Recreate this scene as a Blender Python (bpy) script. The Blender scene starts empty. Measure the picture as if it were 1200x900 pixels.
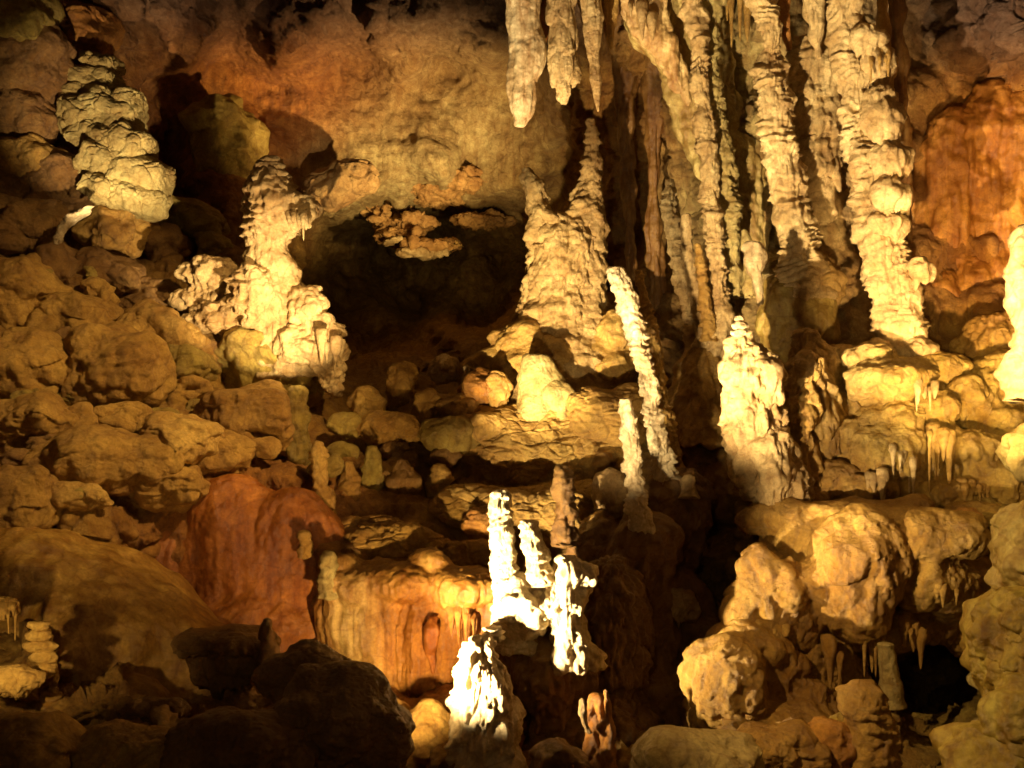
import bpy, bmesh, math, random
import numpy as np

# ------------------------------------------------------------------ camera, world, lamps
scene = bpy.context.scene
LENS = 34.0
F = 1200 * LENS / 36.0            # focal length in photo pixels
CAM = np.array([0.0, 0.0, 1.7])

def P(px, py, Y):                 # photo pixel + distance -> point of the cave
    return np.array([(px - 600) / F * Y, Y, CAM[2] - (py - 450) / F * Y])

cam_data = bpy.data.cameras.new("camera")
cam_data.lens = LENS
cam_data.sensor_width = 36.0
cam_data.clip_start = 0.1
cam_data.clip_end = 300
cam = bpy.data.objects.new("camera", cam_data)
scene.collection.objects.link(cam)
cam.location = CAM
cam.rotation_euler = (math.radians(90), 0, 0)
scene.camera = cam

world = bpy.data.worlds.new("World")
scene.world = world
world.use_nodes = True
wbg = world.node_tree.nodes["Background"]
wbg.inputs[0].default_value = (0.46, 0.26, 0.32, 1)     # added ambient fill from behind the viewer, tints the shadows purple
wbg.inputs[1].default_value = 0.028

scene.view_settings.view_transform = 'Standard'
scene.view_settings.look = 'None'
scene.view_settings.exposure = 0.0
scene.view_settings.gamma = 1.0
scene.cycles.max_bounces = 5
scene.cycles.diffuse_bounces = 2
scene.cycles.sample_clamp_indirect = 4.0

WARM = (1.0, 0.68, 0.28)
AMBER = (1.0, 0.58, 0.18)

def spot(name, a, b, power, cone, blend=0.6, size=0.06, col=WARM):
    """a cave lamp or fill light at a = (px, py, Y) turned towards b"""
    L = bpy.data.lights.new(name, 'SPOT')
    L.energy = power
    L.color = col
    L.spot_size = math.radians(cone)
    L.spot_blend = blend
    L.shadow_soft_size = size
    o = bpy.data.objects.new(name, L)
    scene.collection.objects.link(o)
    import mathutils
    pa, pb = mathutils.Vector(P(*a)), mathutils.Vector(P(*b))
    o.location = pa
    o.rotation_euler = (pb - pa).to_track_quat('-Z', 'Y').to_euler()
    return o

# lamps among the rocks, some added per formation, and a fill behind the viewer
CALC = (1.0, 0.75, 0.42); GOLDEN = (1.0, 0.66, 0.28)
spot("lamp_pillars", (446, 815, 10.5), (680, 650, 12.0), 3800, 104, 1.0, 0.06, (1.0, 0.78, 0.45))
spot("lamp_terrace", (505, 885, 9.6), (450, 710, 13.2), 1000, 62, 1.0, 0.08, GOLDEN)
spot("lamp_columns", (600, 790, 8.5), (1010, 150, 15.5), 9000, 46, 0.7, 0.06, CALC)
spot("lamp_slim_stalagmites", (690, 575, 11.3), (732, 490, 13.1), 420, 66, 1.0, 0.05, CALC)
spot("lamp_cascade", (740, 720, 9.0), (1110, 530, 13.6), 1700, 42, 1.0, 0.06, CALC)
spot("lamp_stalactites", (560, 500, 12.0), (650, 20, 15.6), 4300, 40, 0.7, 0.05, CALC)
spot("lamp_mound", (520, 590, 12.0), (668, 345, 18.0), 4800, 38, 0.8, 0.06, CALC)
spot("lamp_tiered", (400, 470, 13.2), (300, 320, 17.2), 3300, 46, 0.8, 0.05, CALC)
spot("lamp_slabs", (110, 300, 14.6), (122, 135, 18.6), 1500, 44, 0.8, 0.03, CALC)
spot("lamp_back_wall", (650, 340, 19.5), (430, 120, 25.0), 6500, 66, 1.0, 0.1, WARM)
spot("lamp_grotto", (500, 335, 25.0), (495, 290, 27.0), 150, 90, 0.8, 0.05)
spot("lamp_right_wall", (1120, 600, 10.0), (1140, 240, 17.2), 3000, 50, 0.9, 0.1, GOLDEN)
spot("lamp_right_edge", (1070, 430, 7.4), (1210, 400, 8.6), 1300, 80, 0.8, 0.04)
spot("lamp_left_slope", (900, -330, 9.0), (150, 440, 15.0), 5600, 46, 1.0, 0.1, GOLDEN)
spot("lamp_lower_right", (80, -90, 6.0), (1120, 760, 9.5), 2500, 42, 0.8, 0.07, GOLDEN)
spot("lamp_plate_stack", (-70, 770, 8.4), (50, 755, 10.3), 130, 60, 0.9, 0.04, WARM)
fill = spot("fill_behind_viewer", (600, 450, 1.0), (600, 470, 15.0), 200, 100, 0.9, 0.3, GOLDEN)  # added fill to lift the midtones, no lamp of the cave
fill.location = (-1.6, -1.5, 3.4)

# ------------------------------------------------------------------ noise
def _h(ix, iy, iz, seed):
    with np.errstate(over='ignore'):
        h = (ix.astype(np.uint32) * np.uint32(374761393) + iy.astype(np.uint32) * np.uint32(668265263)
             + iz.astype(np.uint32) * np.uint32(2147483647 & 1274126177) + np.uint32((seed * 974711 + 12345) & 0xffffffff))
        h ^= h >> np.uint32(13); h *= np.uint32(1103515245); h ^= h >> np.uint32(16)
        h *= np.uint32(2654435761); h ^= h >> np.uint32(15)
    return h

_G = np.array([[1,1,0],[-1,1,0],[1,-1,0],[-1,-1,0],[1,0,1],[-1,0,1],[1,0,-1],[-1,0,-1],
               [0,1,1],[0,-1,1],[0,1,-1],[0,-1,-1],[1,1,0],[-1,1,0],[0,-1,1],[0,-1,-1]], np.float32)

def perlin(p, seed=0):
    p = p.astype(np.float32) + 512.0
    i = np.floor(p).astype(np.int32)
    f = p - i
    u = f * f * f * (f * (f * 6 - 15) + 10)
    r = []
    for dx in (0, 1):
        for dy in (0, 1):
            for dz in (0, 1):
                g = _G[_h(i[:, 0] + dx, i[:, 1] + dy, i[:, 2] + dz, seed) & np.uint32(15)]
                r.append(g[:, 0] * (f[:, 0] - dx) + g[:, 1] * (f[:, 1] - dy) + g[:, 2] * (f[:, 2] - dz))
    x00 = r[0] + u[:, 2] * (r[1] - r[0]); x01 = r[2] + u[:, 2] * (r[3] - r[2])
    x10 = r[4] + u[:, 2] * (r[5] - r[4]); x11 = r[6] + u[:, 2] * (r[7] - r[6])
    y0 = x00 + u[:, 1] * (x01 - x00); y1 = x10 + u[:, 1] * (x11 - x10)
    return y0 + u[:, 0] * (y1 - y0)

def fbm(p, octaves=3, seed=0):
    s, a, t = 0.0, 1.0, 0
    for k in range(octaves):
        s = s + a * perlin(p * (2.03 ** k), seed + k * 17)
        a *= 0.5
    return s

def worley(q, seed=0):
    """distance to the nearest and second feature, and height over the nearest one"""
    q = q.astype(np.float32) + 512.0
    i = np.floor(q).astype(np.int32)
    f = q - i
    n = len(q)
    f1 = np.full(n, 9, np.float32); f2 = f1.copy(); rz = np.zeros(n, np.float32); cid = np.zeros(n, np.float32)
    for dx in (-1, 0, 1):
        for dy in (-1, 0, 1):
            for dz in (-1, 0, 1):
                h = _h(i[:, 0] + dx, i[:, 1] + dy, i[:, 2] + dz, seed)
                ax = dx + (h & np.uint32(255)) / 255.0 * 0.9 + 0.05 - f[:, 0]
                ay = dy + ((h >> np.uint32(8)) & np.uint32(255)) / 255.0 * 0.9 + 0.05 - f[:, 1]
                az = dz + ((h >> np.uint32(16)) & np.uint32(255)) / 255.0 * 0.9 + 0.05 - f[:, 2]
                d = ax * ax + ay * ay + az * az
                m = d < f1
                f2 = np.where(m, f1, np.minimum(f2, d))
                rz = np.where(m, -az, rz)
                cid = np.where(m, (h >> np.uint32(24)) / 255.0, cid)
                f1 = np.where(m, d, f1)
    return np.sqrt(f1), np.sqrt(f2), rz, cid

def smooth(a, b, x):
    t = np.clip((x - a) / (b - a), 0, 1)
    return t * t * (3 - 2 * t)

# ------------------------------------------------------------------ carving
def carve(p, n, u, st, seed):
    """displace points p (normals n, u metres per photo pixel) by a recipe of limestone relief"""
    d = np.zeros(len(p), np.float32)
    down = np.zeros(len(p), np.float32)
    for k, (kind, *a) in enumerate(st):
        sd = seed * 7 + k * 131
        if kind == 'fbm':
            size, amp = a[:2]
            d += amp * u * fbm(p / (size * u), a[2] if len(a) > 2 else 3, sd)
        elif kind == 'lobe':                 # swelling drip lobes that hang over what is below
            size, amp, zs = a
            q = p / (size * u)
            q = q + 0.35 * np.stack([perlin(q * 0.7, sd + 5)] * 3, 1)
            q[:, 2] /= zs
            f1, f2, rz, c = worley(q, sd)
            h = np.clip(1 - f1 * f1 * 1.5, 0, 1) * (0.45 + 0.75 * np.clip(0.35 - rz, 0, 1)) * (0.5 + 0.8 * c)
            d += amp * u * (h - 0.4)
            down += amp * u * h * 0.35
        elif kind == 'pop':                  # cave popcorn
            size, amp = a
            f1, f2, rz, c = worley(p / (size * u), sd)
            d += amp * u * (np.sqrt(np.clip(1 - f1 * f1 * 1.6, 0, 1)) * (0.4 + 0.8 * c) - 0.5)
        elif kind == 'crack':
            size, amp, zs = a
            q = p / (size * u)
            q = q + 0.3 * np.stack([perlin(q, sd + 5), perlin(q, sd + 6), perlin(q, sd + 7)], 1)
            q[:, 2] /= zs
            f1, f2, rz, c = worley(q, sd)
            d -= amp * u * (1 - smooth(0.0, 0.14, f2 - f1))
            d += amp * u * 0.6 * (c - 0.5)
        elif kind == 'ledge':                # stacked drooping plates
            per, amp = a
            ph = p[:, 2] / (per * u) + 2.2 * perlin(p / (7 * per * u), sd + 4) + 0.9 * perlin(p / (3.2 * per * u), sd + 1) + 0.35 * perlin(p / (1.1 * per * u), sd + 2)
            fl = np.floor(ph); fr = ph - fl
            w = (_h(fl.astype(np.int32), fl.astype(np.int32) * 0, fl.astype(np.int32) * 0 + 3, sd) & np.uint32(255)) / 255.0
            h = np.clip(fr / 0.16, 0, 1) * (1 - fr) ** 0.8
            d += amp * u * (h * (0.45 + 0.9 * w) - 0.4) * (0.25 + 1.3 * smooth(-0.25, 0.3, perlin(p / (4.5 * per * u), sd + 8)))
        elif kind == 'flute':                # vertical curtain folds
            size, amp, zs = a
            q = p / (size * u)
            q[:, 2] /= zs
            q[:, 0] += 0.5 * perlin(q * 0.6, sd + 9)
            f1, f2, rz, c = worley(q, sd)
            d += amp * u * (np.clip(1 - f1 * f1 * 1.4, 0, 1) * (0.5 + c) - 0.5)
    nn = n.copy(); nn[:, 2] *= 0.6
    out = p + nn * d[:, None]
    out[:, 2] -= down
    return out

R_BELL = [('fbm', 26, 5), ('lobe', 20, 7, 1.5), ('flute', 6, 6, 7), ('lobe', 5, 1.6, 2), ('fbm', 3, 0.8, 2)]
R_DRIP = [('fbm', 30, 7), ('lobe', 15, 8, 2.2), ('lobe', 6, 3.2, 2.5), ('fbm', 3, 0.7, 2)]
R_LEDGE = [('fbm', 30, 6), ('ledge', 9, 5), ('lobe', 9, 3.5, 1.6), ('fbm', 3, 0.8, 2)]
R_COL = [('fbm', 30, 8), ('ledge', 8, 5.0), ('lobe', 15, 4, 1.9), ('lobe', 7, 2.6, 2.2), ('flute', 5, 2.4, 6), ('fbm', 3, 1.0, 2)]
R_MASS = [('fbm', 40, 9), ('lobe', 26, 9, 1.2), ('lobe', 11, 5.5, 2.2), ('flute', 5, 2.6, 6), ('fbm', 3, .8, 2)]
R_SOFT = [('fbm', 50, 10), ('lobe', 44, 8, 1.0), ('ledge', 20, 2.6), ('lobe', 16, 4.6, 1.7), ('lobe', 7, 2.2, 1.4), ('pop', 4.5, 1.3), ('fbm', 3, .8, 2)]
R_POP = [('fbm', 40, 12), ('lobe', 26, 8, 1.0), ('pop', 7, 2.2), ('fbm', 3, 1.0, 2)]
R_ROCK = [('fbm', 45, 12), ('crack', 38, 4, 0.8), ('ledge', 22, 3), ('fbm', 7, 2.0, 3)]
R_DRAPE = [('fbm', 50, 9), ('lobe', 38, 11, 1.5), ('lobe', 15, 5.5, 2.0), ('lobe', 7, 2.4, 1.6), ('pop', 4.5, 1.2), ('fbm', 3, .8, 2)]
R_SMOOTH = [('fbm', 60, 10), ('lobe', 34, 6, 0.9), ('fbm', 8, 1.4, 3)]
R_FLUTE = [('fbm', 30, 5), ('flute', 7, 4.5, 9), ('lobe', 12, 2.5, 3), ('fbm', 3, 0.6, 2)]
R_CURT = [('fbm', 30, 5), ('lobe', 24, 7, 1.3), ('flute', 6, 4.2, 7), ('fbm', 3, 0.8, 2)]

# ------------------------------------------------------------------ colour of the stone: minerals, and shade painted as brown patches
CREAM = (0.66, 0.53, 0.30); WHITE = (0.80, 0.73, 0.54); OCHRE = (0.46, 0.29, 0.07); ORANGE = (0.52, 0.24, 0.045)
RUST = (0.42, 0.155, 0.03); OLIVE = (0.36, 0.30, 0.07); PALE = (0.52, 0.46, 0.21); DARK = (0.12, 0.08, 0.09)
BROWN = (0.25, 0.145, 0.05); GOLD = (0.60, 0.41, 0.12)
ZONES = [  # px, py, half width, half height, stone colour; some brown patches paint in the shade
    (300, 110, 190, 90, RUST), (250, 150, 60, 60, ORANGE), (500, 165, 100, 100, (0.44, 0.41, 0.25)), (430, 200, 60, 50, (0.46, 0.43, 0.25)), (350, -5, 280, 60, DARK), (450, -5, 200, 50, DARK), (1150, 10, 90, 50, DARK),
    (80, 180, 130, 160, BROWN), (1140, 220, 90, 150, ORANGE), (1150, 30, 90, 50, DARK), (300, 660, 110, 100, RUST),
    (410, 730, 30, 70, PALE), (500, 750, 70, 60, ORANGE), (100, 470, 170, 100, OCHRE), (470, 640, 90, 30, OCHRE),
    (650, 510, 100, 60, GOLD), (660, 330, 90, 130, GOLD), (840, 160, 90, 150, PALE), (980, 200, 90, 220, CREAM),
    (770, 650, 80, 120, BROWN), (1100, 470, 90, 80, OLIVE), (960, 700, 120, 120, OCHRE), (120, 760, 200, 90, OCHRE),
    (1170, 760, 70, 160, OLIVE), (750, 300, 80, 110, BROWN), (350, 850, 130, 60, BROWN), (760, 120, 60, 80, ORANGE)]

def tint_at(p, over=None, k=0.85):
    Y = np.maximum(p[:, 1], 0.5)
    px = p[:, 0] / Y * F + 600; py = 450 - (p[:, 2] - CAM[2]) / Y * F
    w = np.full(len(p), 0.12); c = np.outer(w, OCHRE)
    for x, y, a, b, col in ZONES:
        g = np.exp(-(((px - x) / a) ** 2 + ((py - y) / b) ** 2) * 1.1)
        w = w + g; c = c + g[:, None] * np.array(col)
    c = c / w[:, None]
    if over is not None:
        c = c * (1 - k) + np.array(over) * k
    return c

# ------------------------------------------------------------------ materials
def stone(name, rough=0.55, streak=0.5, bump=0.35, grain=9.0):
    m = bpy.data.materials.new(name); m.use_nodes = True
    nt = m.node_tree; N = nt.nodes; Lk = nt.links
    bs = N["Principled BSDF"]
    at = N.new('ShaderNodeAttribute'); at.attribute_name = 'stone_tint'
    geo = N.new('ShaderNodeNewGeometry')
    def noise(scale, det, vec=None, ro=0.6):
        n = N.new('ShaderNodeTexNoise'); n.inputs['Scale'].default_value = scale
        n.inputs['Detail'].default_value = det; n.inputs['Roughness'].default_value = ro
        Lk.new(vec or geo.outputs['Position'], n.inputs['Vector']); return n
    def ramp(src, a, b, ca, cb):
        r = N.new('ShaderNodeValToRGB'); r.color_ramp.elements[0].position = a; r.color_ramp.elements[1].position = b
        r.color_ramp.elements[0].color = (*ca, 1); r.color_ramp.elements[1].color = (*cb, 1)
        Lk.new(src, r.inputs[0]); return r
    def mix(kind, fac, a, b):
        x = N.new('ShaderNodeMix'); x.data_type = 'RGBA'; x.blend_type = kind
        x.inputs[0].default_value = fac; Lk.new(a, x.inputs[6]); Lk.new(b, x.inputs[7]); return x.outputs[2]
    mp = N.new('ShaderNodeMapping'); mp.inputs['Scale'].default_value = (6, 6, 0.7)
    Lk.new(geo.outputs['Position'], mp.inputs['Vector'])
    n1 = noise(0.9, 5); n2 = noise(5.0, 6); n3 = noise(1.0, 5, mp.outputs[0]); n4 = noise(28, 4)
    c1 = ramp(n1.outputs[0], 0.35, 0.66, (0.66, 0.54, 0.36), (1.25, 1.25, 1.12))
    c2 = ramp(n2.outputs[0], 0.30, 0.70, (0.66, 0.55, 0.42), (1.22, 1.24, 1.25))
    c3 = ramp(n3.outputs[0], 0.35, 0.65, (0.60, 0.42, 0.28), (1.2, 1.22, 1.2))
    c4 = ramp(n4.outputs[0], 0.36, 0.64, (0.58, 0.52, 0.44), (1.25, 1.25, 1.25))
    c = mix('MULTIPLY', 0.9, at.outputs['Color'], c1.outputs[0])
    c = mix('MULTIPLY', 0.8, c, c2.outputs[0])
    c = mix('MULTIPLY', streak, c, c3.outputs[0])
    c = mix('MULTIPLY', 0.38, c, c4.outputs[0])
    pit = N.new('ShaderNodeTexVoronoi'); pit.feature = 'DISTANCE_TO_EDGE'; pit.inputs['Scale'].default_value = 2.3
    wv = N.new('ShaderNodeMix'); wv.data_type = 'VECTOR'; wv.inputs[0].default_value = 0.12
    Lk.new(geo.outputs['Position'], wv.inputs[4]); Lk.new(n2.outputs['Color'], wv.inputs[5]); Lk.new(wv.outputs[1], pit.inputs['Vector'])
    c5 = ramp(pit.outputs['Distance'], 0.0, 0.035, (0.62, 0.5, 0.4), (1, 1, 1))      # thin mineral seams
    c = mix('MULTIPLY', 0.55, c, c5.outputs[0])
    Lk.new(c, bs.inputs['Base Color'])
    rr = N.new('ShaderNodeMapRange'); rr.inputs[3].default_value = rough - 0.3; rr.inputs[4].default_value = rough + 0.25
    Lk.new(n2.outputs[0], rr.inputs[0]); Lk.new(rr.outputs[0], bs.inputs['Roughness'])
    bs.inputs['Specular IOR Level'].default_value = 0.5
    vo = N.new('ShaderNodeTexVoronoi'); vo.inputs['Scale'].default_value = grain; Lk.new(geo.outputs['Position'], vo.inputs['Vector'])
    nb = noise(grain * 2.2, 9, None, 0.76)
    ad = N.new('ShaderNodeMath'); ad.operation = 'MULTIPLY_ADD'; ad.inputs[1].default_value = 0.45
    Lk.new(vo.outputs['Distance'], ad.inputs[0]); Lk.new(nb.outputs[0], ad.inputs[2])
    bp = N.new('ShaderNodeBump'); bp.inputs['Strength'].default_value = bump; bp.inputs['Distance'].default_value = 0.14
    Lk.new(ad.outputs[0], bp.inputs['Height']); Lk.new(bp.outputs[0], bs.inputs['Normal'])
    return m

M_WALL = stone("cave_wall_limestone", 0.6, 0.6, 0.8, 7)
M_ROCK = stone("rough_limestone", 0.62, 0.2, 0.6, 12)
M_DRIP = stone("dripstone", 0.5, 0.35, 0.55, 14)
M_FLOW = stone("flowstone", 0.45, 0.8, 0.4, 10)

# ------------------------------------------------------------------ meshes
def link(name, V, faces, mat, parent=None, over=None, k=0.85, origin=None, smooth_shade=True):
    V = np.asarray(V, np.float32)
    me = bpy.data.meshes.new(name)
    if origin is None:
        origin = np.array([(V[:, 0].min() + V[:, 0].max()) / 2, (V[:, 1].min() + V[:, 1].max()) / 2, V[:, 2].min()])
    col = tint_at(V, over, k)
    me.vertices.add(len(V)); me.vertices.foreach_set('co', (V - origin).astype(np.float32).ravel())
    tot = sum(f.size for f in faces); nf = sum(len(f) for f in faces)
    me.loops.add(tot); me.polygons.add(nf)
    me.loops.foreach_set('vertex_index', np.concatenate([f.ravel() for f in faces]).astype(np.int32))
    starts, o = [], 0
    for f in faces:
        starts.append(o + np.arange(len(f)) * f.shape[1]); o += f.size
    me.polygons.foreach_set('loop_start', np.concatenate(starts).astype(np.int32))
    me.update(calc_edges=True)
    if smooth_shade:
        me.polygons.foreach_set('use_smooth', np.ones(nf, bool))
    a = me.color_attributes.new('stone_tint', 'FLOAT_COLOR', 'POINT')
    a.data.foreach_set('color', np.c_[col, np.ones(len(V))].astype(np.float32).ravel())
    me.materials.append(mat)
    ob = bpy.data.objects.new(name, me)
    scene.collection.objects.link(ob)
    if parent is not None:
        ob.parent = parent
        pl = np.array(parent.get('_o', (0, 0, 0)))
        ob.location = origin - pl
    else:
        ob.location = origin
    return ob

def tag(o, label, cat, group=None):
    o['label'] = label; o['category'] = cat
    if group: o['group'] = group
    return o

def thing(name, label, cat, at, group=None):
    o = bpy.data.objects.new(name, None); scene.collection.objects.link(o)
    p = P(*at); o.location = p; o['_o'] = tuple(float(x) for x in p)
    return tag(o, label, cat, group)

def grid_faces(nr, nc, wrap=False):
    r = np.arange(nr - 1)[:, None]; c = np.arange(nc if wrap else nc - 1)[None, :]
    c2 = (c + 1) % nc
    return np.stack([r * nc + c, r * nc + c2, (r + 1) * nc + c2, (r + 1) * nc + c], -1).reshape(-1, 4)

def grid_normals(V, nr, nc, wrap):
    G = V.reshape(nr, nc, 3)
    du = (np.roll(G, -1, 1) - np.roll(G, 1, 1)) if wrap else np.gradient(G, axis=1)
    dv = np.gradient(G, axis=0)
    n = np.cross(du, dv); n /= np.maximum(np.linalg.norm(n, axis=2, keepdims=True), 1e-9)
    return n.reshape(-1, 3)

def cr(pts, t):
    """Catmull-Rom through rows of pts at parameters t in 0..len-1"""
    pts = np.asarray(pts, float); n = len(pts)
    i = np.clip(np.floor(t).astype(int), 0, n - 2); f = (t - i)[:, None]
    g = lambda k: pts[np.clip(k, 0, n - 1)]
    p0, p1, p2, p3 = g(i - 1), g(i), g(i + 1), g(i + 2)
    return 0.5 * (2 * p1 + (p2 - p0) * f + (2 * p0 - 5 * p1 + 4 * p2 - p3) * f * f + (3 * p1 - p0 - 3 * p2 + p3) * f ** 3)

SEED = [1]
def tube(name, pts, st, mat=None, parent=None, over=None, k=0.85, flat=0.9, res=2.3, ragged=0, seed=None):
    """a dripstone body round an axis; pts = (px, py, Y, radius in photo pixels), from bottom to top"""
    SEED[0] += 1; seed = seed or SEED[0]
    pts = np.array(pts, float)
    u = pts[:, 2].mean() / F
    res *= 1.12
    seg = np.hypot(np.diff(pts[:, 0]), np.diff(pts[:, 1])) + 0.5 * np.abs(np.diff(pts[:, 3]))
    cum = np.r_[0, np.cumsum(seg)]
    nr = int(np.clip(cum[-1] / res, 12, 260)); rmax = pts[:, 3].max()
    nc = int(np.clip(2 * math.pi * rmax / res / 1.15, 12, 300))
    s = np.linspace(0, cum[-1], nr)
    t = np.interp(s, cum, np.arange(len(pts)))
    q = cr(pts, t); q[:, 3] = np.maximum(q[:, 3], 0.6)
    q[0, 3] *= 0.3; q[-1, 3] *= 0.25
    c = np.stack([(q[:, 0] - 600) / F * q[:, 2], q[:, 2], CAM[2] - (q[:, 1] - 450) / F * q[:, 2]], 1)
    r = q[:, 3] * q[:, 2] / F
    th = np.linspace(0, 2 * math.pi, nc, endpoint=False)
    nc = max(12, int(nc * .72)); th = np.linspace(-.5 * math.pi, 1.5 * math.pi, nc, endpoint=False)
    th = th + 0.52 * np.sin(th + .5 * math.pi) * -1   # finer on the open side
    ring = np.stack([np.cos(th), flat * np.sin(th), np.zeros(nc)], 1)
    V = (c[:, None, :] + r[:, None, None] * ring[None]).reshape(-1, 3)
    nrm = grid_normals(V, nr, nc, True)
    cc = np.repeat(c, nc, 0)
    if ((nrm * (V - cc)).sum(1)).mean() < 0: nrm = -nrm
    W = carve(V, nrm, u, st, seed)
    # relief shrinks towards thin ends
    lim = np.minimum(1, (np.repeat(r, nc) / (u * 9)))[:, None]
    W = V + (W - V) * lim
    if ragged:
        hgt = np.repeat(1 - np.clip((s - 0) / (0.45 * cum[-1]), 0, 1), nc)
        a2 = V - cc; a2[:, 2] = 0
        fr = worley(np.c_[(V[:, 0]) / (6 * u), V[:, 1] / (6 * u), np.zeros(len(V))], seed + 3)
        W[:, 2] -= ragged * u * hgt * np.clip(1 - fr[0] * 1.5, 0, 1) * (0.3 + fr[3])
    n0 = len(W)
    W = np.vstack([W, W[:nc].mean(0), W[-nc:].mean(0)])
    a = np.arange(nc); b = (a + 1) % nc
    caps = np.vstack([np.stack([b, a, np.full(nc, n0)], 1), np.stack([(nr - 1) * nc + a, (nr - 1) * nc + b, np.full(nc, n0 + 1)], 1)])
    return link(name, W, [grid_faces(nr, nc, True), caps], mat or M_DRIP, parent, over, k)

_ico = {}
def ico(l):
    if l not in _ico:
        bm = bmesh.new(); bmesh.ops.create_icosphere(bm, subdivisions=max(l - 2, 2), radius=1)
        for _ in range(l - max(l - 2, 2)):      # the side against the rock stays coarser
            fs = [f for f in bm.faces if f.calc_center_median().y < 0.22]
            bmesh.ops.subdivide_edges(bm, edges=list({e for f in fs for e in f.edges}), cuts=1, use_grid_fill=True)
            for v in bm.verts: v.co.normalize()
        bmesh.ops.triangulate(bm, faces=bm.faces[:])
        bm.verts.ensure_lookup_table()
        _ico[l] = (np.array([v.co[:] for v in bm.verts], np.float32), np.array([[v.index for v in f.verts] for f in bm.faces], np.int32))
        bm.free()
    return _ico[l]

def blob(name, cx, cy, Y, rx, ry, st, mat=None, parent=None, over=None, k=0.8, depth=None, box=1.0, tilt=0, skew=0, flatb=0, lvl=None, seed=None):
    """a boulder or mound; centre and half sizes in photo pixels at distance Y"""
    SEED[0] += 1; seed = seed or SEED[0]
    u = Y / F; m = max(rx, ry)
    if lvl is None: lvl = 7 if m > 95 else 6 if m > 38 else 5 if m > 15 else 4
    S, T = ico(lvl)
    d = (depth if depth else min(rx, ry) * 1.1)
    s = np.sign(S) * np.abs(S) ** box if box != 1 else S.copy()
    if box != 1: s *= 1.0
    g = np.array([rx, d, ry]) * u
    V = s * g
    n = s / g; n /= np.maximum(np.linalg.norm(n, axis=1, keepdims=True), 1e-9)
    if flatb: V[:, 2] = np.where(V[:, 2] < 0, V[:, 2] * (1 - flatb), V[:, 2])
    V[:, 0] += skew * V[:, 2]
    a = math.radians(tilt); ca, sa = math.cos(a), math.sin(a)
    Rm = np.array([[ca, 0, sa], [0, 1, 0], [-sa, 0, ca]])
    V = V @ Rm.T; n = n @ Rm.T
    c = P(cx, cy, Y)
    V = V + c
    # big soft irregularity of the whole lump
    low = fbm((V - c) / (m * u) * 0.9 + seed * 3.7, 2, seed)
    V = V + (V - c) * (0.30 * low)[:, None]
    W = carve(V, n, u, st, seed)
    return link(name, W.astype(np.float32), [T], mat or M_ROCK, parent, over, k)

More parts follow.
